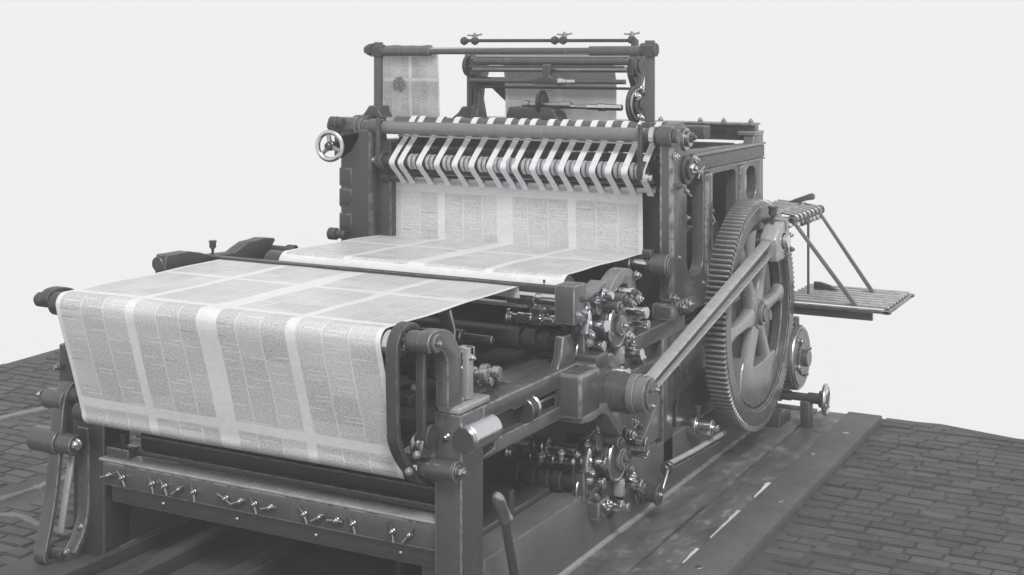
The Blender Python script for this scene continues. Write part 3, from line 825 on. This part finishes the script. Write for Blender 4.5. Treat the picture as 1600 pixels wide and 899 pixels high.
# --- two roller-bearing stacks with discs, pins and screws
def stack(dz, name):
    r0 = part(press, 'bearing_stack', G().prism([(1.06, .78 + dz), (1.52, .78 + dz), (1.56, .92 + dz), (1.46, 1.06 + dz), (1.26, 1.10 + dz), (1.08, 1.02 + dz)], 'YZ', -.10, -.02, .012), 'dark', name)
    z = lambda v: v + dz
    P_ = lambda n, g_, m: part(r0, n, g_, m)
    P_('barrel', G().rings((-.19, 1.31, z(.99)), (1, 0, 0), 0, [(.21, .088)], 36), 'paint')
    P_('disc', G().rings((.020, 1.31, z(.985)), (1, 0, 0), 0, [(.014, .096), (.018, .098), (.006, .090)], 40), 'paint')
    P_('disc_rim', G().torus((.050, 1.31, z(.985)), (1, 0, 0), .094, .0075, 40, 8), 'steel')
    P_('hub_disc', G().rings((.058, 1.315, z(.985)), (1, 0, 0), 0, [(.018, .046), (.008, .036)], 32), 'paint_lit')
    P_('pin', G().rings((-.09, 1.13, z(1.015)), (1, 0, 0), 0, [(.15, .024), (.02, .028)], 20), 'steel')
    P_('pin', G().rings((-.07, 1.13, z(.925)), (1, 0, 0), 0, [(.12, .020), (.02, .024)], 20), 'steel')
    P_('pin', G().rings((.0, 1.50, z(1.015)), (1, 0, 0), 0, [(.10, .024), (.02, .028)], 20), 'steel')
    P_('pin', G().rings((.0, 1.52, z(.955)), (1, 0, 0), 0, [(.10, .016), (.02, .022)], 20), 'steel')
    P_('pin', G().rings((-.02, 1.44, z(.835)), (1, 0, 0), 0, [(.12, .022), (.02, .027)], 20), 'steel')
    P_('foot_block', G().box(-.03, .055, 1.10, 1.22, z(.765), z(.845), .008), 'paint')
    P_('foot_block', G().box(-.03, .05, 1.40, 1.50, z(.75), z(.815), .008), 'dark')
    P_('tail_blade', G().prism([(1.20, z(.86)), (1.34, z(.90)), (1.37, z(.74)), (1.33, z(.70))], 'YZ', -.02, .02, .004), 'black')
    P_('foot_pin', G().rings((.0, 1.26, z(.79)), (1, 0, 0), 0, [(.10, .026), (.03, .020)], 20), 'steel')
    P_('bearing_jaw', G().prism([(1.03, z(.99)), (1.09, z(1.0)), (1.085, z(1.08)), (1.06, z(1.095)), (1.045, z(1.06))], 'YZ', -.03, .03, .005), 'steel')
    P_('spring_ring', G().torus((-.02, 1.08, z(.90)), (1, 0, 0), .055, .006, 28, 8), 'steel_dull')
    P_('screw_shaft', G().rings((-.345, 1.0, z(1.043)), (1, 0, 0), 0, [(.010, .036), (.012, .022), (.028, .016), (.075, .024), (.06, .027), (.05, .024), (.04, .019), (.05, .015)], 20), 'steel')
    P_('inking_roller', G().rings((-1.82, 1.05, z(.94)), (1, 0, 0), 0, [(1.52, .052), (.02, .03), (.06, .05), (.02, .035), (.05, .05), (.02, .035), (.04, .05), (.06, .03)], 24), 'black')
    P_('sleeve', G().box(-.26, -.04, 1.04, 1.12, z(1.055), z(1.085), .006), 'paint')
    P_('slack_bolt', G().rings((-.215, .99, z(1.095)), (1, 0, 0), 0, [(.02, .030), (.04, .034), (.02, .028)], 8), 'steel')
    P_('tension_bar', G().box(-.9, -.23, .96, 1.0, z(1.095), z(1.112), .003), 'bright')
    for (x, yy, zz, s, d) in ((.03, 1.06, .985, .9, (1, -.5, 0)), (.0, 1.09, 1.10, .8, (.3, -.3, 1)), (.02, 1.14, 1.115, .8, (.3, 0, 1)), (.055, 1.45, 1.06, .9, (1, 0, 0)), (.05, 1.50, 1.10, .8, (1, 0, .4)), (.085, 1.36, .93, .9, (1, -.2, 0)), (.088, 1.315, .985, .5, (1, 0, 0)), (.06, 1.16, .82, 1.0, (1, 0, .6)), (.06, 1.45, .86, 1.0, (.5, 0, 1)), (-.03, 1.05, 1.06, .7, (.2, -1, .2)), (.02, 1.07, .95, .8, (.4, -1, 0)), (.04, 1.58, 1.06, .8, (1, 0, .2)), (.0, 1.20, 1.13, .9, (0, -.3, 1)), (.04, 1.10, .87, .7, (.5, -1, .3))):
        hw(r0, 'nut', NUT, (x, yy, z(zz)), d, s)
    rs = random.Random(5)
    P_('pinion', G().rings((-.02, 1.40, z(1.075)), (1, 0, 0), 0, [(.045, .042), (.03, .022)], 20), 'dark')
    pg = P_('pinion', G().cyl((-.01, 1.18, z(1.085)), (.025, 1.18, z(1.085)), .036, 20), 'paint')
    P_('lever', G().prism([(1.10, z(1.12)), (1.22, z(1.145)), (1.40, z(1.13)), (1.42, z(1.11)), (1.22, z(1.118)), (1.11, z(1.10))], 'YZ', -.03, -.005, .004), 'paint_lit')
    P_('side_link', G().prism([(1.46, z(.80)), (1.49, z(.80)), (1.53, z(1.06)), (1.49, z(1.06))], 'YZ', .01, .03, .004), 'paint')
    P_('cap_plate', G().prism([(1.04, z(.86)), (1.10, z(.86)), (1.10, z(1.05)), (1.06, z(1.07)), (1.04, z(1.03))], 'YZ', -.05, .012, .006), 'paint')
    P_('clevis', G().box(.0, .06, 1.34, 1.38, z(.80), z(.88), .006), 'bright')
    for k in range(9):
        yy = rs.uniform(1.06, 1.56); zz = rs.choice((rs.uniform(1.04, 1.12), rs.uniform(.76, .90))); r_ = rs.uniform(.010, .022); l_ = rs.uniform(.05, .12)
        P_('stud', G().rings((rs.uniform(-.06, .0), yy, z(zz)), (1, rs.uniform(-.2, .1), 0), 0, [(l_, r_), (.014, r_ * 1.35), (.012, r_ * .7)], 16), rs.choice(('steel_dull', 'paint', 'bright', 'dark', 'steel')))
    for k in range(5):
        yy = rs.uniform(.96, 1.06); x_ = rs.uniform(-.30, -.06)
        P_('stud', G().rings((x_, yy, z(rs.uniform(.98, 1.10))), (.2, -.3, 1), 0, [(.03, .010), (.012, .016), (.01, .008)], 12), rs.choice(('steel_dull', 'bright', 'steel')))
    return r0
stack(0, 'upper bearing with large disc and polished pins')
stack(-.605, 'lower bearing with large disc and polished pins')
part(press, 'stack_tie', G().tube([(.03, 1.50, .80), (.02, 1.50, .68), (.02, 1.48, .55)], .014, 10), 'steel_dull')
part(press, 'spring', G().tube([(.02 + .016 * math.cos(t * .9), 1.44 + .016 * math.sin(t * .9), .55 + t * .0042) for t in range(34)], .004, 6), 'steel')
hw(press, 'nut', NUT, (.04, 1.55, .56), (1, 0, .5), 1.0)

# --- cross bar and block between the two webs, middle roller
xb = part(press, 'cross_bar', G().box(-1.99, -.04, .890, .930, 1.180, 1.214, .004), 'dark')
part(xb, 'polished_shaft', G().rings((-.33, .975, 1.135), (1, 0, 0), 0, [(.05, .026), (.09, .03), (.03, .022), (.09, .028)], 24), 'steel')
bl = part(press, 'bar_block', G().box(-.05, .045, .87, .99, 1.06, 1.226, .006), 'paint')
part(bl, 'block_tongue', G().prism(smooth_path([(.985, 1.20), (1.04, 1.185), (1.09, 1.17), (1.16, 1.185), (1.22, 1.20)], 5) + [(1.22, 1.18)] + smooth_path([(1.16, 1.165), (1.09, 1.15), (.985, 1.14)], 5), 'YZ', -.04, .035, .004), 'paint_lit')
hw(bl, 'oil_cup', OILER, (-.12, .912, 1.214), (0, 0, 1), .28)
for (yy, zz) in ((.90, 1.10), (.95, 1.16), (.96, 1.10)): hw(bl, 'nut', NUT, (.046, yy, zz), (1, 0, 0), .6)
mr = part(press, 'middle_roller', G().cyl((-1.86, 1.225, 1.142), (-.15, 1.225, 1.142), .066, 32), 'rubber')
part(mr, 'roller_end', G().rings((-.155, 1.215, 1.135), (1, 0, 0), 0, [(.085, .0465), (.012, .03), (.07, .024), (.02, .03), (.04, .018)], 28), 'steel')
cb2 = smooth_path([(1.36, 1.055), (1.39, 1.10), (1.46, 1.16), (1.56, 1.195), (1.66, 1.185), (1.71, 1.13), (1.72, 1.02), (1.70, .87)], 5) + smooth_path([(1.63, .87), (1.645, 1.02), (1.62, 1.11), (1.56, 1.13), (1.49, 1.11), (1.43, 1.06)], 5)
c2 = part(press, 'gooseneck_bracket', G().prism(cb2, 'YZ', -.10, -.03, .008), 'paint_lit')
for (yy, zz) in ((1.70, 1.15), (1.70, 1.06), (1.70, .95), (1.52, 1.09), (1.47, 1.03)):
    hw(c2, 'nut', NUT, (-.025, yy, zz), (1, 0, 0), .9)
part(c2, 'pin', G().rings((-.10, 1.52, 1.10), (1, 0, 0), 0, [(.12, .02), (.02, .024)]), 'steel')
part(press, 'web_shaft', G().rings((-.36, 2.03, 1.150), (1, 0, 0), 0, [(.10, .022), (.07, .028), (.10, .024)], 24), 'steel')
part(press, 'shaft_clip', G().box(-.12, -.07, 2.0, 2.05, 1.19, 1.23, .006), 'dark')

# --- left brackets behind the front web
lbk = [(.58, 1.15), (.57, 1.20), (.585, 1.258), (.64, 1.256), (.74, 1.255), (.82, 1.24), (.89, 1.218), (1.08, 1.206), (1.13, 1.225), (1.19, 1.246), (1.26, 1.248), (1.31, 1.254), (1.405, 1.242), (1.41, 1.230), (1.385, 1.205), (1.37, 1.16), (1.33, 1.13)]
lk = part(press, 'left_bracket', G().prism(lbk, 'YZ', -2.04, -1.97, .010), 'dark')
part(lk, 'bracket_end', G().rings((-2.02, .57, 1.212), (0, 1, 0), 0, [(.03, .035), (.10, .042), (.10, .034)], 18), 'dark')
hw(lk, 'oil_cup', OILER, (-2.0, .945, 1.212), (0, 0, 1), .9)
part(lk, 'roller_shaft', G().rings((-2.02, 1.385, 1.185), (1, 0, 0), 0, [(.15, .022), (.05, .032)], 20), 'dark')

# --- tape unit across the back
tr = part(press, 'tape_bar', G().rings((-1.74, 2.10, 1.802), (1, 0, 0), 0, [(1.60, .036)], 32), 'paint_lit')
part(tr, 'bar_end', G().rings((-2.12, 2.10, 1.805), (1, 0, 0), 0, [(.05, .03), (.16, .052), (.03, .045), (.05, .038), (.08, .046)], 28), 'paint')
part(tr, 'bar_end', G().rings((-.14, 2.10, 1.80), (1, 0, 0), 0, [(.03, .030), (.035, .048), (.01, .035), (.08, .052), (.03, .035)], 28), 'paint')
part(tr, 'bar_collar', G().rings((-.108, 2.10, 1.80), (1, 0, 0), 0, [(.028, .0495)], 28), 'steel')
part(press, 'tape_bar_strip', G().box(-1.66, -.18, 2.12, 2.128, 1.752, 1.762, .001), 'steel_dull')
rr = part(press, 'back_tape_roller', G().cyl((-1.78, 2.285, 1.815), (-.12, 2.285, 1.815), .042, 28), 'paint')
TX = [-1.664, -1.605, -1.482, -1.374, -1.259, -1.150, -1.039, -.956, -.882, -.774, -.698, -.608, -.519, -.427, -.336, -.247, -.155]
mid = part(press, 'grooved_roller', G().cyl((-1.74, 2.082, 1.618), (-.12, 2.082, 1.618), .030, 24), 'dark')
for a, b in zip(TX[:-1], TX[1:]):
    c = (a + b) / 2 + .018
    if b - a > .07:
        for s in (-.014, .014): part(mid, 'roller_ring', G().cyl((c + s - .010, 2.082, 1.618), (c + s + .010, 2.082, 1.618), .044, 24, .006), 'bright')
part(press, 'tape_backing', G().box(-1.80, -.12, 2.345, 2.36, 1.50, 1.83, .003), 'black')
part(press, 'tape_shelf', G().box(-1.74, -.12, 2.19, 2.26, 1.655, 1.70, .01), 'dark')
part(press, 'tape_blade', G().box(-.60, -.16, 2.17, 2.18, 1.698, 1.706, .001), 'steel')
part(press, 'finger_bar', G().box(-1.74, -.12, 2.14, 2.18, 1.545, 1.565, .004), 'dark')
lrd = part(press, 'lower_rod', G().cyl((-1.80, 2.165, 1.518), (-.10, 2.165, 1.518), .020, 20), 'steel_dull')
part(lrd, 'rod_boss', G().rings((-1.84, 2.15, 1.52), (1, 0, 0), 0, [(.06, .022), (.05, .036), (.06, .028)]), 'dark')
for i, x in enumerate(TX):
    path = smooth_path([(2.36, 1.78), (2.325, 1.845), (2.285, 1.862), (2.245, 1.835), (2.20, 1.762), (2.12, 1.695), (2.058, 1.642), (2.036, 1.612), (2.052, 1.585), (2.10, 1.545), (2.146, 1.505), (2.16, 1.485)], 4)
    w = .036; dx = random.uniform(-.004, .004)
    part(press, 'tape', G().band([(p[0], p[1]) for p in path], x + dx, x + dx + w, .0025, 0), 'tape')
for x in (-1.74, -.145):
    part(press, 'tape_hanger', G().box(x - .012, x + .012, 2.03, 2.055, 1.60, 1.86, .004).cyl((x - .02, 2.08, 1.62), (x + .02, 2.08, 1.62), .05), 'dark')
part(press, 'hanger_knob', G().rings((-.13, 2.05, 1.59), (1, 0, 0), 0, [(.03, .022), (.02, .016)]), 'steel')

# left handwheel
hwl = part(press, 'handwheel', G().torus((-2.03, 1.98, 1.695), (.15, -1, 0), .078, .015, 40, 12), 'steel')
part(hwl, 'hub', G().rings((-2.03, 2.0, 1.695), (0, -1, 0), 0, [(.03, .028), (.02, .02)]), 'dark')
for k in range(3):
    a = math.radians(100 + 120 * k)
    part(hwl, 'spoke', G().tube([(-2.03, 1.985, 1.695), (-2.03 + .078 * math.cos(a), 1.98, 1.695 + .078 * math.sin(a))], [.015, .011], 10), 'steel_dull')
part(hwl, 'wheel_shaft', G().cyl((-2.03, 2.0, 1.695), (-2.03, 2.2, 1.695), .022), 'dark')
part(hwl, 'wheel_bracket', G().prism([(-2.06, 1.62), (-1.99, 1.62), (-1.93, 1.66), (-1.88, 1.74), (-1.88, 1.78), (-2.06, 1.75)], 'XZ', 2.06, 2.12, .008), 'dark')
part(sfl, 'top_lug', G().rings((-2.06, 2.03, 1.83), (1, 0, 0), 0, [(.05, .032), (.04, .026)]), 'dark')

# --- back ties
tie = part(press, 'back_beam', G().box(-1.99, -.01, 3.50, 3.56, 1.70, 1.795, .006).box(-1.99, -.012, 3.44, 3.60, 1.792, 1.806, .004), 'paint')
for x in (-.62, -.36, -.21, -.04): hw(tie, 'nut', NUT_D, (x, 3.50, 1.806), (0, 0, 1), .8)
part(press, 'middle_tie', G().box(-1.9, -.1, 2.86, 2.96, 1.74, 1.815, .006), 'dark')

# --- folder posts, top bar
for x in (-1.9, -.19):
    po = part(press, 'folder_post', G().rings((x, 2.28, 1.80), (0, 0, 1), 0, [(.03, .055), (.03, .045), (.43, .027)], 24), 'paint')
    part(po, 'post_clamp', G().rings((x, 2.28, 2.205), (0, 0, 1), 0, [(.06, .042)], 20).cyl((x - .05, 2.28, 2.24), (x + .04, 2.28, 2.24), .036), 'dark')
    if x < -1: part(po, 'post_foot', G().prism([(x - .09, 1.85), (x + .07, 1.85), (x + .045, 1.885), (x + .04, 1.92), (x - .03, 1.92), (x - .055, 1.885)], 'XZ', 2.22, 2.34, .01), 'dark')
part(press, 'folder_post', G().rings((-1.635, 2.9, 1.80), (0, 0, 1), 0, [(.40, .024), (.02, .036)], 20), 'paint')
part(press, 'post_foot', G().prism([(-1.76, 1.815), (-1.54, 1.815), (-1.58, 1.87), (-1.60, 1.90), (-1.67, 1.90), (-1.70, 1.86)], 'XZ', 2.85, 2.95, .01), 'dark')
part(press, 'post_point', G().lathe((-1.93, 2.28, 2.245), (-1, 0, 0), [(0, .038), (.03, .036), (.06, .022), (.075, 0)], 20), 'dark')
part(press, 'top_bar', G().rings((-1.89, 2.28, 2.235), (1, 0, 0), 0, [(.35, .028), (1.0, .018), (.32, .026)], 24), 'paint')
part(press, 'top_roller', G().cyl((-1.56, 2.285, 2.238), (-.50, 2.285, 2.232), .020, 20), 'felt')

# --- folder head between its side plates
for x, s in ((-1.575, 1), (-.53, -1)):
    fp = part(press, 'folder_plate', G().prism([(2.82, 1.80), (2.98, 1.80), (2.96, 1.86), (2.93, 1.95), (2.95, 2.04), (2.99, 2.10), (2.99, 2.20), (2.90, 2.235), (2.82, 2.20), (2.81, 2.10), (2.86, 2.03), (2.87, 1.95), (2.84, 1.86)], 'YZ', x - .022, x + .022, .008), 'dark')
    part(fp, 'plate_gear', G().rings((x - .03 * s, 2.84, 2.15), (-s, 0, 0), 0, [(.02, .065), (.012, .04)], 28), 'dark')
    hw(fp, 'nut', NUT, (x + .025 * s, 2.80, 2.06), (s, -1, 0), .6)
part(press, 'folder_web_brace', G().prism([(-1.56, 2.08), (-1.40, 2.08), (-1.38, 1.92), (-1.44, 1.97), (-1.50, 2.02), (-1.56, 2.03)], 'XZ', 2.9, 2.94, .01), 'dark')
fsd = part(press, 'folder_side_disc', G().rings((-.50, 2.82, 1.93), (1, -.15, 0), 0, [(.02, .115), (.02, .06), (.012, .03)], 28), 'dark')
part(fsd, 'folder_side_ring', G().torus((-.475, 2.815, 1.93), (1, -.15, 0), .09, .008, 28, 8), 'steel_dull')
for (yy, zz) in ((2.76, 1.98), (2.88, 1.90), (2.80, 1.86), (2.84, 2.02)): hw(fsd, 'nut', NUT, (-.465, yy, zz), (1, -.4, 0), .8)
for (z_, r, yy, m) in ((2.175, .022, 2.82, 'paint'), (2.13, .018, 2.80, 'steel_dull'), (2.205, .016, 2.84, 'steel_dull'), (2.06, .014, 2.76, 'paint'), (1.915, .012, 2.72, 'steel_dull'), (2.02, .008, 2.86, 'dark'), (2.145, .007, 2.75, 'dark')):
    part(press, 'folder_roller', G().cyl((-1.56 if z_ > 2.0 else -1.05, yy, z_), (-.54, yy, z_), r, 20), m)
part(press, 'folder_rod', G().cyl((-1.64, 2.85, 2.303), (-.50, 2.85, 2.297), .010, 12), 'dark')
for x in (-1.65, -1.575, -1.03, -.975, -.535):
    part(press, 'rod_collar', G().rings((x - .02, 2.85, 2.301), (1, 0, 0), 0, [(.012, .020), (.016, .026), (.012, .019)]), 'dark')
for x in (-1.575, -.965, -.535):
    hw(press, 'wing_nut', WING, (x, 2.85, 2.32), (0, -.2, 1), 1.2, .3)
part(press, 'rod_carrier', G().box(-.535, -.50, 2.83, 2.87, 2.19, 2.30, .004), 'dark')
fb = part(press, 'folder_block', G().prism([(-1.26, 1.80), (-.92, 1.80), (-.92, 1.85), (-.945, 1.895), (-.97, 1.91), (-1.24, 1.91), (-1.255, 1.87)], 'XZ', 2.66, 2.80, .008), 'dark')
part(fb, 'cutter_disc', G().rings((-1.05, 2.70, 1.940), (1, 0, 0), 0, [(.02, .07), (.012, .05)], 28), 'black')
part(fb, 'disc_collar', G().rings((-1.16, 2.70, 1.925), (1, 0, 0), 0, [(.04, .024), (.06, .016), (.14, .014), (.07, .020)]), 'steel_dull')
part(fb, 'fork', G().prism([(-1.06, 2.16), (-1.01, 2.16), (-1.01, 2.09), (-.94, 2.07), (-.96, 2.04), (-1.12, 2.04), (-1.14, 2.065), (-1.06, 2.09)], 'XZ', 2.74, 2.78, .006), 'dark')
part(fb, 'rod_collar', G().rings((-.96, 2.76, 2.058), (1, 0, 0), 0, [(.03, .026), (.02, .02), (.06, .016)]), 'steel')
part(fb, 'rod_collar', G().rings((-.76, 2.72, 1.915), (1, 0, 0), 0, [(.07, .016), (.05, .022), (.10, .018)]), 'steel')

# --- works seen through the frame windows
wk = part(press, 'inner_works', G().rings((-.4, 2.9, 1.20), (1, 0, 0), 0, [(.3, .05), (.05, .08)], 24), 'steel_dull')
for i in range(5):
    part(wk, 'lever_link', G().tube([(-.10 + .01 * i, 2.78 + .05 * i, 1.22), (-.12, 2.82 + .045 * i, 1.33), (-.14, 2.90 + .03 * i, 1.42 + .01 * i)], .009, 8), 'steel' if i % 2 else 'steel_dull')
for (yy, zz) in ((2.80, 1.45), (2.88, 1.47), (2.76, 1.38), (2.95, 1.33), (3.0, 1.22)): hw(wk, 'nut', NUT, (-.11, yy, zz), (1, 0, 0), 1.1)
part(press, 'impression_cylinder', G().cyl((-1.87, 2.75, .98), (-.13, 2.75, .98), .28, 40), 'black')
part(press, 'inner_wall', G().box(-1.87, -.066, 3.25, 3.28, .9, 1.70, .004), 'black')
part(press, 'inner_column', G().box(-.24, -.14, 3.02, 3.12, 1.0, 1.66, .01), 'dark')

# --- delivery at the far right
dv = part(press, 'delivery_table', G().box(.14, .77, 3.575, 3.60, .715, .735, .004).box(.722, .762, 3.575, 4.24, .712, .736, .006).box(.14, .77, 4.215, 4.24, .715, .735, .004), 'paint')
for k in range(8):
    yy = 3.61 + k * .078
    part(dv, 'slat', G().box(.12, .752, yy, yy + .032, .738, .756, .006), 'bright')
part(dv, 'table_apron', G().box(.13, .66, 3.60, 3.62, .665, .712, .004), 'dark')
part(dv, 'strut', G().prism([(.190, 1.205), (.214, 1.212), (.578, .752), (.548, .748)], 'XZ', 3.585, 3.597, .002), 'paint_lit')
part(dv, 'strut', G().prism([(.212, 1.225), (.232, 1.232), (.570, .755), (.540, .752)], 'XZ', 4.05, 4.062, .002), 'paint_lit')
part(dv, 'upright_rod', G().cyl((.21, 3.85, .74), (.21, 3.85, 1.21), .008, 10), 'paint')
part(dv, 'table_stop', G().prism([(.20, .752), (.36, .752), (.30, .785), (.24, .80), (.20, .80)], 'XZ', 4.0, 4.03, .004), 'dark')
dh = part(press, 'delivery_head', G().box(-.01, .20, 3.60, 3.64, 1.19, 1.24, .006), 'dark')
part(dh, 'head_arm', G().box(-.01, .20, 4.16, 4.20, 1.20, 1.25, .006), 'dark')
part(dh, 'head_arm', G().prism([(.0, 1.25), (.0, 1.28), (.15, 1.34), (.17, 1.33), (.17, 1.30), (.12, 1.29)], 'XZ', 4.12, 4.15, .004), 'paint')
for k in range(7):
    yy = 3.64 + k * .085
    part(dh, 'tape_pulley', G().rings((.175, yy, 1.225), (0, 1, 0), 0, [(.012, .030), (.018, .024), (.012, .030)], 20), 'steel_dull')
    part(dh, 'delivery_tape', G().tube([(-.08, yy + .02, 1.275), (.08, yy + .02, 1.265), (.17, yy + .02, 1.252), (.20, yy + .02, 1.225)], .010, 8), 'bright' if k % 2 else 'steel_dull')
    hw(dh, 'nut', NUT, (.195, yy + .02, 1.19), (1, -.2, -.2), .7)
part(dh, 'pulley_shaft', G().cyl((.175, 3.60, 1.225), (.175, 4.24, 1.225), .012, 14), 'dark')
part(dh, 'pulley_shaft', G().cyl((.09, 3.60, 1.265), (.09, 4.20, 1.265), .010, 14), 'steel_dull')
part(dh, 'shaft_knob', G().rings((.175, 4.22, 1.225), (0, 1, 0), 0, [(.03, .03), (.02, .02)]), 'dark')

# brake drum, shaft and handwheel behind the gear
bd = part(press, 'brake_drum', G().rings((.13, 3.66, .395), (1, 0, 0), 0, [(.03, .16), (.05, .195), (.02, .17), (.012, .10), (.03, .05)], 40), 'paint')
part(bd, 'drum_rim', G().torus((.215, 3.66, .395), (1, 0, 0), .178, .010, 40, 8), 'steel_dull')
part(bd, 'drum_lug', G().box(.14, .20, 3.62, 3.70, .57, .635, .008), 'dark')
for a in (20, 110, 200, 290): hw(bd, 'nut', NUT_D, (.225, 3.66 + .11 * math.cos(math.radians(a)), .395 + .11 * math.sin(math.radians(a))), (1, 0, 0), .9)
hr = part(press, 'handwheel', G().torus((.385, 3.60, .175), (1, .1, 0), .082, .014, 40, 12), 'steel')
part(hr, 'hub', G().rings((.35, 3.60, .175), (1, 0, 0), 0, [(.02, .05), (.03, .028)]), 'dark')
for k in range(4):
    a = math.radians(45 + 90 * k)
    part(hr, 'spoke', G().tube([(.378, 3.60, .175), (.385, 3.60 + .08 * math.cos(a), .175 + .08 * math.sin(a))], .010, 8), 'steel_dull')
part(hr, 'wheel_shaft', G().rings((.02, 3.60, .175), (1, 0, 0), 0, [(.10, .04), (.06, .03), (.10, .024), (.08, .032)]), 'dark')
part(hr, 'shaft_support', G().box(.24, .30, 3.56, 3.64, -.012, .16, .008), 'dark')
part(hr, 'lower_shaft', G().cyl((.06, 3.58, .11), (.25, 3.58, .11), .014), 'steel_dull')
part(hr, 'shaft_collar', G().rings((.09, 3.58, .24), (1, 0, 0), 0, [(.05, .032), (.04, .028)]), 'steel')
part(hr, 'shaft_foot', G().box(.0, .14, 3.50, 3.72, -.012, .09, .008), 'dark')

# ------------------------------------------------------------------ paper
def sheet(name, path, x0, x1, mat, label, nx=40, v0=0.0, jit=.0020, taper=None):
    n = len(path); vs_ = []; fs_ = []; L = [0]
    for a, b in zip(path[:-1], path[1:]): L.append(L[-1] + math.hypot(b[0] - a[0], b[1] - a[1]))
    for i, (y_, z_) in enumerate(path):
        for k in range(nx + 1):
            u = k / nx; xa, xb = (x0, x1) if taper is None else taper(y_, z_); x = xa + (xb - xa) * u
            s = math.sin(u * 23 + L[i] * 9) * jit + math.sin(u * 9.0 - L[i] * 14) * jit
            vs_.append((x, y_ - s, z_ + s * .6))
    for i in range(n - 1):
        for k in range(nx): a = i * (nx + 1) + k; fs_.append((a, a + 1, a + nx + 2, a + nx + 1))
    me = bpy.data.meshes.new(name); me.from_pydata(vs_, [], fs_); me.update()
    uv = me.uv_layers.new(name='uv')
    for lp in me.loops:
        i, k = divmod(lp.vertex_index, nx + 1); uv.data[lp.index].uv = (k / nx, L[i] + v0)
    me.polygons.foreach_set('use_smooth', [True] * len(me.polygons))
    me.materials.append(mat)
    o = obj(name, me); tag(o, label, 'paper', 'printed paper webs on the press')
    return o

def fine(path, step=.02):
    out = [path[0]]
    for a, b in zip(path[:-1], path[1:]):
        d = math.hypot(b[0] - a[0], b[1] - a[1]); k = max(1, int(d / step))
        for i in range(1, k + 1): out.append((a[0] + (b[0] - a[0]) * i / k, a[1] + (b[1] - a[1]) * i / k))
    return out
def arcp(cy, cz, r, a0, a1, n): return [(cy + r * math.cos(math.radians(a0 + (a1 - a0) * i / n)), cz + r * math.sin(math.radians(a0 + (a1 - a0) * i / n))) for i in range(n + 1)]

pm1 = paper_mat('newsprint_front', 0.0, page_len=.56, v_shift=-.05)
path = fine([(.893, 1.150), (.891, 1.17), (.888, 1.197)]) + fine([(.884, 1.202), (-.14, 1.202)]) + arcp(-.14, 1.148, .0545, 90, 172, 10)[1:] + fine([(-.194, 1.14), (-.089, .680)])[1:] + arcp(-.045, .668, .0445, 165, 268, 8)[1:] + fine([(-.03, .622), (.5, .66)], .06)[1:]
sheet('paper_web', path, -1.90, -.225, pm1, 'printed newspaper web draped over the front roller, nearest the camera', 60, v0=.145, taper=lambda y_, z_: (-1.88 + .055 * min(1, max(0, (1.2 - z_) / .55)) - .03 * max(0, y_), -.232 + .03 * min(1, max(0, (1.2 - z_) / .55))))
pm2 = paper_mat('newsprint_middle', 1.7, page_len=.60, v_shift=.05)
path = arcp(1.225, 1.142, .0705, 205, 85, 16) + fine([(1.26, 1.211), (1.5, 1.205), (1.8, 1.196), (2.16, 1.183), (2.30, 1.17)])
sheet('paper_web', path, -1.83, -.15, pm2, 'printed newspaper web lying flat between the cross bar and the tape rollers', 50, taper=lambda y_, z_: (-1.755 - .05 * min(1, max(0, (y_ - 1.15) / 1.0)), -.15 - .03 * min(1, max(0, (y_ - 1.15) / 1.0))))
pm3 = paper_mat('newsprint_back', 2.3, page_len=.60, v_shift=.33, dens=.8)
sheet('paper_web', fine([(2.20, 1.12), (2.195, 1.30), (2.19, 1.51), (2.20, 1.56)]), -1.825, -.195, pm3, 'printed newspaper web hanging straight down below the row of tapes', 50)
pm4 = paper_mat('newsprint_left', 3.9, pages=2, page_len=.26, v_shift=.06, wide_mid=False, width=.41, dens=1.1, pic=(.30, .30, .41))
sheet('paper_web', fine([(2.47, 1.74), (2.45, 1.9), (2.44, 2.20), (2.42, 2.235), (2.36, 2.27)]), -1.985, -1.585, pm4, 'narrow printed newspaper web hanging at the far left beside the folder post', 20)
pm5 = paper_mat('newsprint_folder', 5.1, pages=2, page_len=.55, v_shift=.30, wide_mid=False, width=.75, dens=.5)
sheet('paper_web', fine([(2.90, 1.76), (2.90, 2.05), (2.87, 2.16), (2.86, 2.22), (2.92, 2.245)]), -1.39, -.655, pm5, 'printed newspaper web running through the folder head at the top back', 30)

# ------------------------------------------------------------------ lever standing by the base
lv = bpy.data.objects.new('hand_lever', None); COL.objects.link(lv); lv.location = (.15, .20, 0)
tag(lv, 'dark hand lever with pale rounded grip leaning beside the front post', 'lever')
part(lv, 'shaft', G().tube([(0, .02, -.001), (0, -.06, .25), (0, -.15, .52)], [.020, .018, .016], 14), 'dark')
part(lv, 'grip', G().lathe((0, -.145, .515), (0, -.55, .84), [(-.03, .018), (-.028, .027), (-.018, .028), (-.010, .024), (.05, .0245), (.085, .024), (.105, .019), (.116, .010), (.118, 0)], 22), 'steel_dull')

# ------------------------------------------------------------------ added scattering volume that veils everything and lifts the blacks
hz = bpy.data.meshes.new('black_lift_haze')
hb = G().box(-8.5, 5.5, -6.5, 6.5, -1.2, 2.75, 0)
hz.from_pydata(hb.v, [], hb.f); hz.update()
hm = bpy.data.materials.new('black_lift_volume'); hm.use_nodes = True
hn = hm.node_tree; hn.nodes.clear()
ho = hn.nodes.new('ShaderNodeOutputMaterial'); hv = hn.nodes.new('ShaderNodeVolumePrincipled')
hv.inputs['Color'].default_value = (.96, .96, .97, 1); hv.inputs['Density'].default_value = BLACK_LIFT
hn.links.new(hv.outputs[0], ho.inputs['Volume'])
hz.materials.append(hm)
hzo = obj('black_lift_haze', hz); hzo['kind'] = 'stuff'
